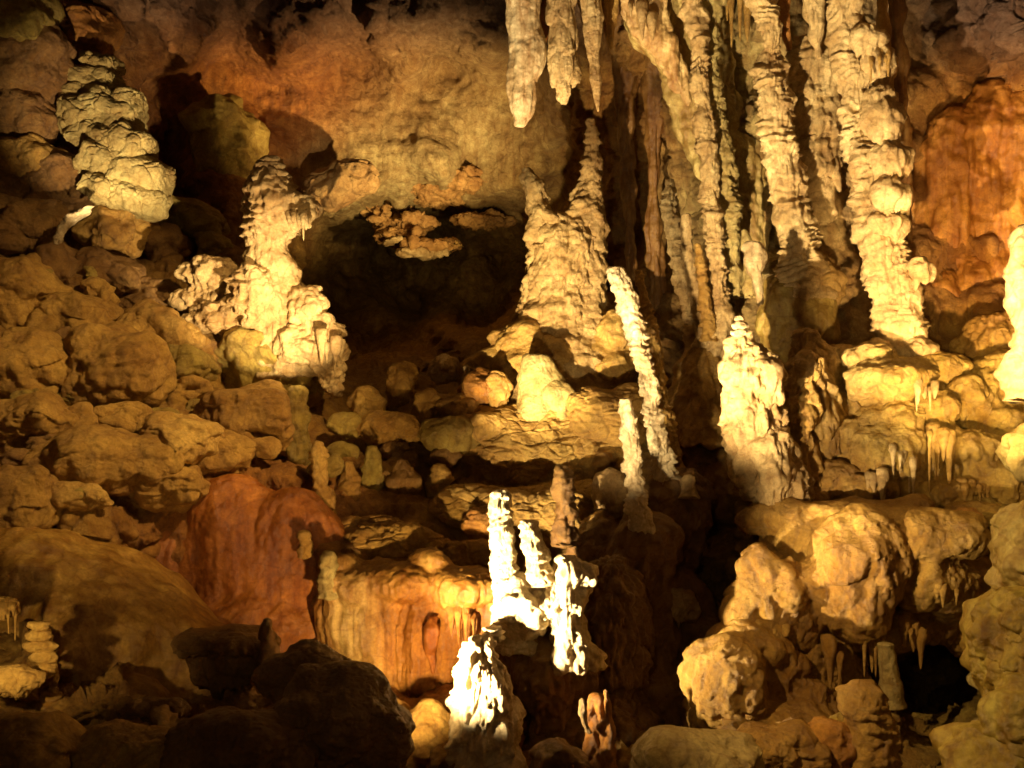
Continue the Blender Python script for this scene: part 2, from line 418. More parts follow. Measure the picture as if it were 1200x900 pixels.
def mass(name, parts, st, mat=None, parent=None, over=None, k=0.6, vox=2.6, its=10, behind=0.5, seed=None, irr=0.28):
    """one continuous flowstone body: lumps ('e') and necks ('t') fused together, then carved"""
    SEED[0] += 1; seed = seed or SEED[0]
    VS, FS, o, Ys = [], [], 0, []
    for e in parts:
        if e[0] == 'e':
            _, cx, cy, Y, rx, ry = e[:6]; d = e[6] if len(e) > 6 else min(rx, ry); til = math.radians(e[7]) if len(e) > 7 else 0
            S, T = ico(5); u = Y / F
            V = S * np.array([rx, d, ry]) * u
            V = V + V * (irr * fbm(V / (max(rx, ry) * u) + cx * .37, 2, seed))[:, None]
            ca, sa = math.cos(til), math.sin(til)
            V = V @ np.array([[ca, 0, -sa], [0, 1, 0], [sa, 0, ca]]) + P(cx, cy, Y)
            VS.append(V); FS.append(T + o); o += len(V); Ys.append(Y)
        else:
            pts = np.array(e[1], float); fl = e[2] if len(e) > 2 else .9
            q = cr(pts, np.linspace(0, len(pts) - 1, 40)); th = np.linspace(0, 2 * math.pi, 32, endpoint=False)
            c = np.stack([(q[:, 0] - 600) / F * q[:, 2], q[:, 2], CAM[2] - (q[:, 1] - 450) / F * q[:, 2]], 1)
            r = np.maximum(q[:, 3], 1) * q[:, 2] / F
            V = (c[:, None] + r[:, None, None] * np.stack([np.cos(th), fl * np.sin(th), 0 * th], 1)[None]).reshape(-1, 3)
            G = grid_faces(40, 32, True); T = np.vstack([G[:, [0, 1, 2]], G[:, [0, 2, 3]]])
            a = np.arange(32); b = (a + 1) % 32
            T = np.vstack([T, np.stack([b, a, a * 0 + 1280], 1), np.stack([1248 + a, 1248 + b, a * 0 + 1281], 1)])
            V = np.vstack([V, c[0], c[-1]]); VS.append(V); FS.append(T + o); o += len(V); Ys.append(pts[:, 2].mean())
    V = np.vstack(VS); T = np.vstack(FS); u = np.mean(Ys) / F
    me = bpy.data.meshes.new('raw'); me.from_pydata(V.tolist(), [], T.tolist()); me.update()
    ob = bpy.data.objects.new('raw', me); scene.collection.objects.link(ob)
    m = ob.modifiers.new('r', 'REMESH'); m.mode = 'VOXEL'; m.voxel_size = float(vox * u)
    m = ob.modifiers.new('s', 'SMOOTH'); m.factor = 0.5; m.iterations = its
    ev = ob.evaluated_get(bpy.context.evaluated_depsgraph_get()).to_mesh()
    nv = len(ev.vertices)
    V = np.empty(nv * 3, np.float32); ev.vertices.foreach_get('co', V); V = V.reshape(-1, 3)
    N = np.empty(nv * 3, np.float32); ev.vertex_normals.foreach_get('vector', N); N = N.reshape(-1, 3)
    T = np.empty(len(ev.polygons) * 4, np.int32); ev.loops.foreach_get('vertex_index', T); T = T.reshape(-1, 4)
    bpy.data.objects.remove(ob); bpy.data.meshes.remove(me)
    if behind:      # drop what lies buried inside the cave wall
        back = depth_at(V[:, 0] / V[:, 1] * F + 600, 450 - (V[:, 2] - CAM[2]) / V[:, 1] * F) + behind
        T = T[(V[:, 1] < back)[T].any(1)]
    ids, inv = np.unique(T.ravel(), return_inverse=True)
    V, N = V[ids], N[ids]
    return link(name, carve(V, N, u, st, seed), [inv.reshape(-1, 4)], mat or M_DRIP, parent, over, k)

def drip(name, px, py, Y, length, r, parent, over=None, lean=0):
    """one small stalactite hanging from (px, py)"""
    pts = [(px + lean, py + length, Y, 0.7), (px + lean * .7, py + length * .7, Y, r * .55), (px + lean * .3, py + length * .3, Y, r * .85), (px, py, Y, r * 1.25), (px, py - 2 * r, Y + .04, r * 1.7), (px, py - 5 * r, Y + .12, r * 1.8)]
    return tube(name, pts, [('fbm', 8, 1.6), ('ledge', 6, 1.3)], M_DRIP, parent, over, 0.8, flat=1, res=2.6)

def fringe(parent, x0, x1, y0, y1, Y, n, lmin, lmax, r=2.6, over=None, name='stalactite', seed=1):
    rd = random.Random(seed)
    for i in range(n):
        t = (i + 0.5) / n + rd.uniform(-.6, .6) / n
        drip(name, x0 + (x1 - x0) * t, y0 + (y1 - y0) * t + rd.uniform(-4, 4), Y + rd.uniform(-.12, .12), lmin * .6 + (lmax - lmin * .6) * rd.random() ** 1.6, r * rd.uniform(.55, 1.5), parent, over, rd.uniform(-1, 1))

# ------------------------------------------------------------------ the cave itself
CTRL = [  # px, py, distance of the rock surface
    (-500, -400, 7), (0, -400, 9), (400, -400, 11), (800, -400, 9), (1200, -400, 8), (1700, -400, 6),
    (-500, 0, 9), (-500, 450, 7), (-500, 900, 5), (-500, 1300, 3.2), (0, 1300, 3.6), (400, 1300, 4), (800, 1300, 4), (1200, 1300, 3.4), (1700, 1300, 3),
    (1700, 0, 7), (1700, 450, 6), (1700, 900, 4.5),
    (-150, 0, 15), (-150, 300, 13), (-150, 600, 10.5), (-150, 900, 8),
    (0, -120, 14), (300, -120, 15), (550, -120, 15), (800, -120, 14), (1100, -120, 13), (1300, -120, 11),
    (0, 0, 18), (100, 0, 20), (200, 10, 20.5), (350, 15, 21), (500, 10, 21), (580, 20, 22), (680, 20, 20), (760, 20, 18.5),
    (0, 130, 18.5), (60, 150, 19), (120, 150, 20), (200, 170, 24.5), (240, 120, 24), (320, 120, 24.5), (420, 100, 25), (520, 100, 25.5), (600, 120, 25.5),
    (320, 200, 24), (420, 210, 24), (500, 200, 24), (580, 220, 25), (200, 215, 23.5), (250, 200, 21.5),
    (640, 180, 25), (700, 100, 21), (740, 170, 21), (740, 260, 22), (760, 330, 20), (700, 330, 23), (790, 100, 18.5), (800, 200, 19.5), (780, 280, 21), (780, 400, 17),
    (0, 250, 17.5), (80, 260, 18), (140, 260, 18.5), (210, 270, 19.5), (270, 260, 20), (270, 320, 18.5), (200, 330, 18),
    (390, 290, 34), (450, 290, 38), (520, 270, 38), (590, 300, 36), (400, 340, 36), (480, 350, 38), (560, 360, 34), (440, 400, 30), (520, 400, 26), (380, 400, 24),
    (390, 235, 24.5), (460, 230, 25), (540, 235, 26), (600, 250, 27), (360, 300, 25), (620, 330, 26), (600, 400, 21),
    (0, 350, 16.5), (100, 350, 16.8), (200, 400, 16.6), (300, 400, 17.5), (380, 450, 17.5), (460, 440, 18.5), (540, 430, 19), (640, 430, 18.4), (720, 430, 17.5),
    (0, 440, 15.3), (100, 440, 15.4), (200, 460, 15.6), (300, 500, 15.4), (380, 500, 16), (460, 490, 16.6), (540, 480, 17), (640, 500, 16.6), (720, 500, 16.2), (700, 470, 16.8),
    (0, 520, 14), (100, 530, 14), (200, 540, 14.2), (300, 545, 14.6), (380, 560, 14.9), (460, 560, 15.4), (540, 550, 15.8), (640, 560, 15.6), (700, 560, 15.4),
    (0, 600, 13), (100, 600, 13.2), (190, 590, 13.8), (250, 580, 14.1), (320, 580, 14.2), (400, 610, 14.1), (480, 620, 14.3), (560, 620, 14.5), (640, 620, 14.6),
    (240, 650, 13.9), (320, 650, 13.9), (260, 740, 13.8), (350, 740, 13.8), (400, 665, 13.4), (480, 675, 13.4), (560, 680, 13.5), (400, 740, 13.4), (480, 740, 13.45), (560, 740, 13.5), (400, 800, 13.3), (480, 800, 13.2),
    (100, 700, 12.6), (0, 700, 12), (0, 800, 10.5), (100, 850, 10), (200, 900, 9), (300, 850, 10), (400, 860, 10.8), (500, 860, 11.4), (560, 900, 11), (460, 830, 12.4), (0, 900, 8.5),
    (640, 700, 14.2), (640, 800, 13.2), (660, 880, 11.5), (760, 580, 15.4), (760, 650, 14.9), (740, 740, 13.8), (760, 820, 13), (740, 900, 11), (820, 600, 14.8), (830, 690, 14.4), (830, 530, 15.4), (820, 460, 16.5), (860, 760, 13),
    (860, 60, 17.4), (900, 150, 16.8), (880, 260, 17.2), (870, 330, 16.6), (950, 300, 16.1), (960, 380, 15.6), (980, 100, 16.3), (940, 20, 16.6), (1000, 180, 16.0), (1000, 250, 15.9), (1000, 340, 15.5), (1060, 180, 16.2), (1080, 300, 15.9), (860, 430, 16.3),
    (1080, 120, 17), (1150, 130, 17), (1090, 220, 17.2), (1150, 220, 17), (1120, 310, 16.4), (1180, 310, 16.2), (1200, 130, 16.5), (1110, 370, 15.8), (1180, 370, 15.4), (1060, 50, 17.5), (1130, 40, 16), (1200, 20, 14.5), (1200, 90, 16),
    (960, 430, 14.9), (960, 520, 14.2), (1040, 450, 14.3), (1040, 540, 13.8), (1120, 430, 14.6), (1120, 520, 14), (1180, 450, 14.2), (1180, 540, 13.5), (900, 520, 14.5), (920, 590, 13.8),
    (900, 640, 13.4), (900, 720, 12.6), (880, 820, 12), (960, 640, 12.8), (1010, 660, 12.6), (1100, 620, 12.8), (1100, 680, 12.8), (1000, 740, 12.8), (960, 800, 12.2), (960, 860, 11.2), (880, 880, 10.5),
    (1080, 740, 14.5), (1100, 800, 15), (1060, 790, 14.5), (1120, 760, 15), (1080, 850, 12.5), (1130, 860, 12), (1040, 890, 11), (1120, 920, 9.5), (1180, 620, 12.6), (1180, 720, 12), (1180, 820, 10), (1200, 920, 8),
    (600, 1000, 8.5), (300, 1000, 7.8), (0, 1000, 7), (900, 1000, 8), (1200, 1000, 7)]
CTRL = np.array(CTRL, float)

def depth_at(px, py):
    px = np.atleast_1d(np.asarray(px, float)); py = np.atleast_1d(np.asarray(py, float))
    num = np.zeros(px.shape); den = np.zeros(px.shape)
    for x, y, Y in CTRL:
        d2 = (px - x) ** 2 + (py - y) ** 2 + 1100.0
        w = 1.0 / d2 ** 2.0
        num += w * Y; den += w
    return num / den

def D(px, py): return float(depth_at(px, py)[0])

def axis(a, inner0, inner1, b, st_in, n_out):
    left = inner0 - (np.linspace(1, 0, n_out, endpoint=False) ** 1.8) * (inner0 - a)
    mid = np.arange(inner0, inner1, st_in)
    right = inner1 + (np.linspace(0, 1, n_out) ** 1.8) * (b - inner1)
    return np.concatenate([left, mid, right])

xs = axis(-500, -60, 1260, 1700, 2.85, 55)
ys = axis(-450, -60, 960, 1350, 2.85, 55)
PX, PY = np.meshgrid(xs, ys)
nr, nc = PX.shape
wx = PX + 26 * perlin(np.c_[PX.ravel() / 60, PY.ravel() / 60, np.zeros(PX.size)], 3).reshape(PX.shape)
wy = PY + 26 * perlin(np.c_[PX.ravel() / 60, PY.ravel() / 60, np.ones(PX.size) * 7], 4).reshape(PX.shape)
DY = depth_at(wx.ravel(), wy.ravel())
V = np.stack([(PX.ravel() - 600) / F * DY, DY, CAM[2] - (PY.ravel() - 450) / F * DY], 1)
nrm = grid_normals(V, nr, nc, False)
nrm[nrm[:, 1] > 0] *= -1
U = 17.0 / F
ppx, ppy = PX.ravel(), PY.ravel()
def zone(x0, x1, y0, y1, s=25):
    return smooth(x0 - s, x0 + s, ppx) * (1 - smooth(x1 - s, x1 + s, ppx)) * smooth(y0 - s, y0 + s, ppy) * (1 - smooth(y1 - s, y1 + s, ppy))
def reliefd(st, seed): return carve(V, nrm, U, st, seed) - V
zf = np.clip(zone(1075, 1300, 120, 400) + zone(375, 590, 690, 830, 12) + zone(200, 380, 590, 780, 15) * 0.35, 0, 1)
zs = np.clip(zone(200, 380, 590, 780, 15) + zone(150, 640, 60, 240) * 0.55 + zone(1075, 1300, 100, 400) * .5, 0, 1)
zm = np.clip(zone(430, 730, 450, 640, 15) + zone(1000, 1200, 380, 600) * .2, 0, 1)
base = reliefd([('fbm', 70, 16), ('fbm', 14, 5, 3)], 11)
rub = reliefd([('lobe', 46, 20, 0.75), ('crack', 26, 5, 0.9), ('fbm', 5, 1.6, 2)], 12)
flu = reliefd([('lobe', 60, 12, 1.4), ('flute', 9, 5.5, 12), ('fbm', 4, 1, 2)], 13)
slp = reliefd([('crack', 24, 3.5, 0.45), ('ledge', 13, 3), ('fbm', 5, 1.6, 2)], 14)
z0 = np.clip(1 - zf - zs - zm, 0, 1)
V = V + base * (1 - 0.55 * zs)[:, None] + rub * z0[:, None] + flu * zf[:, None] + slp * zm[:, None]
V = V.astype(np.float32)
Q = grid_faces(nr, nc)
fpx = ppx[Q].mean(1); fpy = ppy[Q].mean(1)
ceil = (fpy < -30) | ((fpx > 140) & (fpx < 590) & (fpy < 50)) | ((fpx > 1065) & (fpy < 70 + 0.2 * (fpx - 1065)))
floor_ = (fpy > 830) | ((fpx < 400) & (fpy > 440)) | ((fpx >= 400) & (fpx < 760) & (fpy > 470) & (fpy <= 690))
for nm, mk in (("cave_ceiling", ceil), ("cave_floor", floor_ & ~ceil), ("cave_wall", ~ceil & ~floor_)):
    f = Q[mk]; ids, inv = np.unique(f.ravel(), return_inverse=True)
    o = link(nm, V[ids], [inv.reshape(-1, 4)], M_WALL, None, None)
    o['kind'] = 'structure'
# the shell stays open behind the viewer so the ambient fill gets in

# ------------------------------------------------------------------ objects
# ---- tower of cracked slabs, upper left
t = thing('slab_tower', 'pale leaning tower of cracked limestone slabs lit from below, upper left of the cave', 'rock tower', (140, 245, 18.6))
RS = [('fbm', 40, 7), ('crack', 20, 2.8, 0.8), ('fbm', 5, 1.2, 3)]
for cx, cy, rx, ry, ti in [(120, 76, 19, 9, 8), (106, 96, 37, 11, 6), (112, 116, 33, 12, 18), (98, 142, 30, 17, 20), (132, 145, 34, 20, 24),
                           (150, 140, 16, 24, 8), (120, 168, 34, 17, 26), (152, 180, 26, 22, 24), (128, 196, 28, 15, 30), (162, 208, 32, 22, 24),
                           (120, 222, 22, 13, 20), (160, 234, 32, 14, 18)]:
    blob('slab', cx, cy, 18.6 + (cy - 150) * -.006, rx * 1.05, ry * 1.3, RS, M_ROCK, t, PALE, .8, depth=30, box=.62, tilt=ti, lvl=6)

# ---- tiered stalagmite, left
t = thing('tiered_stalagmite', 'brightly lit stalagmite of drooping tiers with a small stacked cap, left of the black grotto', 'stalagmite', (325, 450, 17.2))
RB = [('fbm', 30, 6), ('ledge', 13, 5), ('lobe', 13, 7, 2.2), ('flute', 5, 3.4, 6), ('lobe', 5, 1.6, 2), ('fbm', 3, .7, 2)]
mass('trunk', [('t', [(335, 440, 17.3, 44), (328, 400, 17.3, 44), (322, 350, 17.3, 36), (318, 315, 17.2, 29), (314, 290, 17.2, 26), (318, 262, 17.1, 33), (324, 240, 17.1, 40), (318, 220, 17.1, 30), (316, 204, 17.1, 22), (317, 186, 17.1, 15)]),
    ('e', 352, 245, 16.9, 20, 20), ('e', 250, 318, 17.2, 44, 20), ('e', 245, 345, 17.2, 46, 18), ('e', 268, 372, 17.0, 60, 18), ('e', 300, 345, 16.9, 30, 36), ('e', 358, 358, 17, 24, 22),
    ('e', 378, 388, 16.9, 28, 20), ('e', 350, 405, 16.9, 34, 26), ('t', [(390, 462, 16.8, 7), (386, 435, 16.8, 16), (382, 405, 16.8, 22), (378, 390, 16.8, 12)])], RB, M_DRIP, t, CREAM, .8, vox=2.1, its=5, behind=.4)
for cx, cy, rx, ry in [(317, 186, 12, 4.5), (317, 194, 17, 5), (318, 203, 20, 5), (316, 212, 24, 6)]:
    blob('cap_plate', cx, cy, 16.9, rx, ry, [('fbm', 9, 2), ('lobe', 6, 1.5, 1.5)], M_DRIP, t, CREAM, lvl=5)
fringe(t, 336, 366, 256, 262, 16.5, 6, 10, 24, 2.6, CREAM, seed=61)
fringe(t, 372, 402, 405, 415, 16.3, 6, 16, 40, 3, CREAM, seed=63)

# ---- twin-peaked stalagmite mound, centre
t = thing('twin_peak_stalagmite', 'large knobbly stalagmite mound with two spires, standing before the black grotto', 'stalagmite', (655, 470, 18.2))
RC = [('fbm', 30, 8), ('lobe', 13, 6, 1.4), ('lobe', 6, 3, 1.2), ('ledge', 9, 2.5), ('fbm', 3, .8, 2)]
tube('mound', [(655, 480, 18.2, 118), (652, 440, 18.2, 100), (655, 400, 18.2, 74), (660, 365, 18.2, 54), (663, 330, 18.2, 48), (664, 295, 18.2, 46), (662, 265, 18.2, 40), (662, 250, 18.2, 24)], RC, M_DRIP, t, CREAM, .5, res=2.0)
tube('spire', [(645, 290, 18.0, 24), (636, 255, 18.0, 20), (628, 230, 18.0, 15), (620, 208, 18.0, 10), (616, 196, 18.0, 6)], RC, M_DRIP, t, CREAM, .5, res=1.8)
tube('spire', [(675, 300, 18.2, 34), (682, 260, 18.2, 28), (686, 230, 18.2, 20), (690, 208, 18.2, 13), (692, 190, 18.2, 9), (693, 160, 18.2, 7), (692, 138, 18.2, 4)], RC, M_DRIP, t, CREAM, .5, res=1.8)
mass('flowstone_skirt', [('e', 590, 428, 17.8, 40, 24, 40), ('e', 612, 402, 17.8, 36, 28, 40), ('e', 720, 400, 17.7, 32, 40, 34), ('e', 700, 432, 17.6, 44, 30, 40), ('e', 745, 432, 17.5, 30, 28), ('e', 650, 430, 17.6, 70, 36, 50), ('e', 560, 440, 17.8, 24, 20)],
    [('fbm', 34, 8), ('lobe', 22, 8, 1.5), ('lobe', 9, 4.5, 2.0), ('lobe', 5, 2, 1.5), ('fbm', 3, .8, 2)], M_DRIP, t, GOLD, .4, its=4, behind=.5)

# ---- stalactites at the top
tag(tube('stalactite', [(609, 149, 15.5, 5), (611, 132, 15.5, 13), (613, 100, 15.5, 17), (618, 60, 15.5, 22), (614, 20, 15.5, 20), (612, -40, 15.5, 26), (606, -160, 15.5, 38)], [('fbm', 30, 3), ('flute', 6, 2.6, 12), ('lobe', 9, 1.2, 2), ('fbm', 3, .5, 2)], M_FLOW, None, WHITE, res=1.8), 'longest pale ribbed stalactite hanging at the top, its blunt tip above the grotto', 'stalactite')
tag(tube('stalactite', [(661, 122, 15.6, 3), (661, 108, 15.6, 9), (660, 80, 15.6, 17), (659, 40, 15.6, 15), (658, 0, 15.6, 17), (656, -60, 15.6, 24), (656, -150, 15.6, 34)], [('lobe', 12, 7, 2.5), ('flute', 6, 3, 8), ('fbm', 3, .7, 2)], M_DRIP, None, CREAM, res=1.8), 'knobbly cream stalactite with a ragged tip, second from the left at the top', 'stalactite')
tag(tube('stalactite', [(701, 131, 15.8, 1), (699, 110, 15.8, 4), (695, 70, 15.8, 6), (692, 30, 15.8, 9), (690, -20, 15.8, 12), (690, -150, 15.8, 22)], R_FLUTE, M_DRIP, None, CREAM, res=1.8), 'thin pointed stalactite hanging straight above the taller spire of the twin-peaked mound', 'stalactite')
tag(tube('stalactite', [(716, 58, 16.4, 2), (714, 30, 16.4, 7), (712, -10, 16.4, 12), (712, -130, 16.4, 22)], R_FLUTE, M_DRIP, None, GOLD), 'short dim stalactite between the thin pointed one and the slanting curtain', 'stalactite')
tag(tube('stalactite', [(628, 70, 16.2, 4), (634, 40, 16.2, 8), (634, 0, 16.2, 12), (632, -130, 16.2, 20)], R_FLUTE, M_DRIP, None, ORANGE), 'orange brown stalactite tucked behind the longest pale one', 'stalactite')

# ---- slanting curtain and columns on the right
t = thing('slanting_curtain', 'broad slanting flowstone curtain behind the thin twin columns, top centre right', 'flowstone', (880, 300, 17.0))
tube('curtain', [(893, 300, 17, 6), (880, 270, 17, 22), (862, 220, 17.1, 36), (838, 150, 17.3, 44), (815, 90, 17.3, 44), (795, 30, 17.2, 58), (790, -60, 16.8, 80), (790, -160, 15, 90)], [('fbm', 50, 10), ('flute', 16, 6, 7), ('fbm', 8, 2.4, 3)], M_FLOW, t, PALE, .8, flat=.4)
tube('curtain_edge', [(808, 120, 16.6, 4), (795, 90, 16.6, 12), (772, 50, 16.6, 20), (755, 15, 16.6, 26), (745, -60, 16.3, 36)], R_FLUTE, M_FLOW, t, CREAM, .7, flat=.5, ragged=8)
fringe(t, 738, 765, 12, 34, 16.3, 4, 14, 30, 3, CREAM, seed=4)
fringe(t, 845, 885, -4, 4, 16.6, 5, 30, 75, 4, GOLD, seed=6)

RCOL = [('fbm', 34, 8), ('ledge', 8, 3.6), ('lobe', 12, 5, 2.0), ('lobe', 5, 2.2, 1.6), ('fbm', 3, 1, 2)]
tag(tube('cave_column', [(836, 430, 16.2, 30), (838, 400, 16, 19), (845, 360, 16, 14), (842, 320, 16, 13), (836, 250, 16, 12), (827, 150, 16, 11), (818, 60, 16, 10), (808, -40, 16, 10), (804, -140, 15, 16)], RCOL, M_DRIP, None, CREAM, res=1.8), 'very thin ringed column on the left of the twin columns, running out of the top', 'column')
tag(tube('cave_column', [(856, 350, 16.4, 18), (853, 300, 16.3, 16), (852, 230, 16.3, 16), (844, 160, 16.3, 13), (832, 80, 16.3, 11), (834, 0, 16.2, 13), (834, -140, 15, 20)], RCOL, M_DRIP, None, PALE, res=1.8), 'thin ragged column leaning against the right side of the very thin ringed column', 'column')
t = thing('cave_column', 'stout knotted column with a rounded grey foot, left of the ribbed panel', 'column', (942, 400, 15.4))
tube('shaft', [(948, 350, 15.3, 30), (942, 320, 15.3, 25), (938, 295, 15.3, 23), (926, 230, 15.3, 20), (913, 170, 15.3, 20), (906, 100, 15.3, 18), (903, 40, 15.3, 13), (890, 0, 15.3, 17), (880, -60, 15, 24), (876, -140, 14.4, 34)], R_COL, M_DRIP, t, CREAM, res=1.7)
blob('foot', 935, 378, 15.6, 44, 58, R_SMOOTH, M_FLOW, t, OLIVE, .7)
blob('foot', 950, 330, 15.5, 34, 34, R_LEDGE, M_DRIP, t, GOLD, .6)
t = thing('ribbed_panel', 'ribbed flowstone panel of stacked fringes between the stout column and the great column', 'flowstone', (955, 270, 15.9))
for cx, y1, y0, r in [(955, 120, 40, 30), (953, 165, 95, 33), (952, 210, 135, 34), (950, 262, 180, 30)]:
    tube('panel_tier', [(cx, y1, 15.9, r * .7), (cx, y1 - 12, 15.8, r), (cx, y0 + 14, 15.9, r * .92), (cx, y0, 15.9, r * .5)], [('fbm', 30, 5), ('flute', 6, 3.4, 5), ('ledge', 11, 4), ('fbm', 3, .9, 2)], M_DRIP, t, CREAM, .7, flat=.5, ragged=9, res=1.8)
tube('curtain_rib', [(984, 225, 15.7, 2), (978, 205, 15.7, 6), (972, 185, 15.8, 9), (968, 170, 15.9, 6)], R_FLUTE, M_DRIP, t, CREAM)
tube('curtain_rib', [(960, 70, 15.5, 4), (956, 30, 15.5, 9), (952, -20, 15.4, 13), (950, -120, 14.8, 20)], R_FLUTE, M_DRIP, t, CREAM)

t = thing('great_column', 'tallest knotted cream column with hanging bells on its right side, from the top to the flowstone cascade', 'column', (1064, 425, 14.6))
tube('shaft', [(1066, 424, 14.5, 22), (1062, 405, 14.5, 27), (1050, 350, 14.5, 27), (1036, 300, 14.6, 26), (1025, 240, 14.6, 23), (1014, 180, 14.7, 21), (1003, 120, 14.8, 17), (998, 80, 14.8, 18), (990, 30, 14.8, 17), (983, -40, 14.6, 18), (980, -140, 14, 30)], R_COL, M_DRIP, t, CREAM, res=1.7)
for cx, y0, y1, r, Yb in [(1035, 102, 168, 25, 14.5), (1044, 165, 205, 26, 14.4), (1046, 205, 250, 20, 14.3), (1040, 248, 275, 22, 14.4), (1080, 300, 330, 16, 14.2), (1078, 395, 418, 20, 14.2), (1018, 30, 62, 20, 14.6), (1030, 50, 100, 22, 14.7)]:
    tube('hanging_bell', [(cx, y1, Yb, r * .55), (cx, y1 - (y1 - y0) * .3, Yb, r * .95), (cx - 2, y0 + (y1 - y0) * .35, Yb, r), (cx - 5, y0, Yb, r * .45)], R_CURT, M_DRIP, t, CREAM, ragged=16, res=1.8)
fringe(t, 1020, 1046, 70, 66, 14.5, 5, 18, 34, 3, GOLD, seed=8)
fringe(t, 1040, 1066, 235, 240, 14.3, 4, 16, 44, 3.4, CREAM, seed=9)
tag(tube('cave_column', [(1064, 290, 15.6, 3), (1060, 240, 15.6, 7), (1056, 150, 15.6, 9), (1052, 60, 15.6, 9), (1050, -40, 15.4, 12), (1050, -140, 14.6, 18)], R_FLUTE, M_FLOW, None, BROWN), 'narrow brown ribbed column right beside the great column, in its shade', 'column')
tag(tube('stalactite', [(1044, 96, 15, 2), (1040, 50, 15, 5), (1034, 10, 15, 7), (1030, -60, 14.8, 10), (1030, -140, 14.2, 16)], R_FLUTE, M_DRIP, None, GOLD), 'slim yellowish stalactite hanging right of the top of the great column', 'stalactite')
tag(tube('stalactite', [(925, 60, 15.6, 2), (921, 30, 15.6, 6), (918, -10, 15.6, 9), (916, -140, 15, 18)], R_FLUTE, M_DRIP, None, ORANGE), 'orange stalactite hanging between the stout column and the ribbed panel', 'stalactite')

# ---- slim stalagmites in the middle
RT = [('fbm', 24, 5), ('ledge', 9, 3.0), ('lobe', 10, 4.5, 1.6), ('lobe', 5, 2.2, 1.4), ('fbm', 3, 1, 2)]
tag(tube('stalagmite', [(796, 680, 15.2, 34), (788, 610, 14.4, 22), (783, 570, 14, 15), (776, 540, 13.7, 13), (770, 510, 13.6, 11), (764, 480, 13.6, 10), (757, 440, 13.6, 10), (747, 400, 13.6, 11), (738, 365, 13.6, 12), (729, 335, 13.6, 12), (723, 318, 13.6, 11), (721, 312, 13.6, 7)], RT, M_DRIP, None, WHITE, res=1.6), 'tall white stalagmite leaning to the left with a flat top, brightly lit', 'stalagmite')
tag(tube('stalagmite', [(806, 680, 15.4, 34), (790, 580, 14.7, 17), (780, 490, 14.2, 10), (772, 450, 14.2, 9), (764, 400, 14.2, 8), (757, 360, 14.2, 7), (751, 330, 14.2, 6), (749, 316, 14.2, 4)], RT, M_DRIP, None, GOLD, res=1.6), 'slender dimmer stalagmite right behind the tall leaning white one', 'stalagmite')
tag(tube('stalagmite', [(756, 650, 13.1, 22), (751, 605, 12.9, 14), (746, 580, 12.9, 12), (742, 545, 12.9, 10), (738, 510, 12.9, 10), (734, 480, 12.9, 9), (733, 466, 12.9, 8)], RT, M_DRIP, None, WHITE, res=1.6), 'short bright white stalagmite below the foot of the leaning one', 'stalagmite')
tag(tube('stalagmite', [(822, 420, 16.6, 20), (818, 390, 16.6, 14), (808, 350, 16.6, 13), (798, 300, 16.6, 13), (790, 260, 16.6, 11), (785, 225, 16.6, 8), (784, 209, 16.6, 5)], RT, M_DRIP, None, CREAM, res=1.8), 'tall dim stalagmite left of the foot of the twin columns', 'stalagmite')
tag(tube('stalagmite', [(826, 420, 16.2, 16), (822, 370, 16.2, 10), (812, 330, 16.2, 8), (806, 290, 16.2, 7), (804, 250, 16.2, 4)], RT, M_DRIP, None, CREAM, res=1.8), 'thin stalagmite squeezed between the tall dim stalagmite and the twin columns', 'stalagmite')
tag(tube('stalagmite', [(832, 400, 15.8, 10), (826, 350, 15.8, 7), (820, 310, 15.8, 5), (818, 285, 15.8, 3)], RT, M_DRIP, None, OCHRE, res=1.8), 'small ochre pointed stalagmite at the foot of the twin columns', 'stalagmite')
tag(tube('flowstone_mound', [(815, 520, 15.6, 46), (815, 470, 15.8, 36), (818, 430, 16, 26), (820, 405, 16.1, 14)], R_DRIP, M_DRIP, None, GOLD, .5), 'dim golden flowstone mound carrying the thin columns, behind the leaning stalagmites', 'flowstone')
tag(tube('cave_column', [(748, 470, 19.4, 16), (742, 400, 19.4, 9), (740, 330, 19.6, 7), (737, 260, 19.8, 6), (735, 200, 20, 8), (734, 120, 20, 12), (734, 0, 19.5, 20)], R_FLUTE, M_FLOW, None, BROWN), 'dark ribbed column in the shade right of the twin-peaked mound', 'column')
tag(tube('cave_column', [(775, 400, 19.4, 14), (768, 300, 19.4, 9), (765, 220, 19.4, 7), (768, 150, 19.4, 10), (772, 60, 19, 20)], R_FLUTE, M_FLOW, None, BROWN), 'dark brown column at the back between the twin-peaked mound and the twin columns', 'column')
tag(tube('stalagmite', [(884, 350, 15.6, 12), (880, 320, 15.6, 10), (876, 290, 15.6, 7), (872, 268, 15.6, 3)], R_DRIP, M_DRIP, None, PALE), 'small pale stalagmite pointing up left of the stout column', 'stalagmite')
tag(tube('stalactite', [(892, 356, 14.9, 2), (888, 330, 14.9, 8), (885, 300, 14.9, 12), (884, 282, 14.9, 8)], R_CURT, M_DRIP, None, WHITE, ragged=10), 'bright short drip cluster left of the stout column foot', 'stalactite')
tag(tube('stalagmite', [(808, 585, 13.6, 14), (809, 574, 13.6, 10), (809, 564, 13.6, 9), (808, 556, 13.6, 5)], R_LEDGE, M_DRIP, None, CREAM), 'tiny pale capped stalagmite alone in the dark right of the white stalagmite', 'stalagmite')

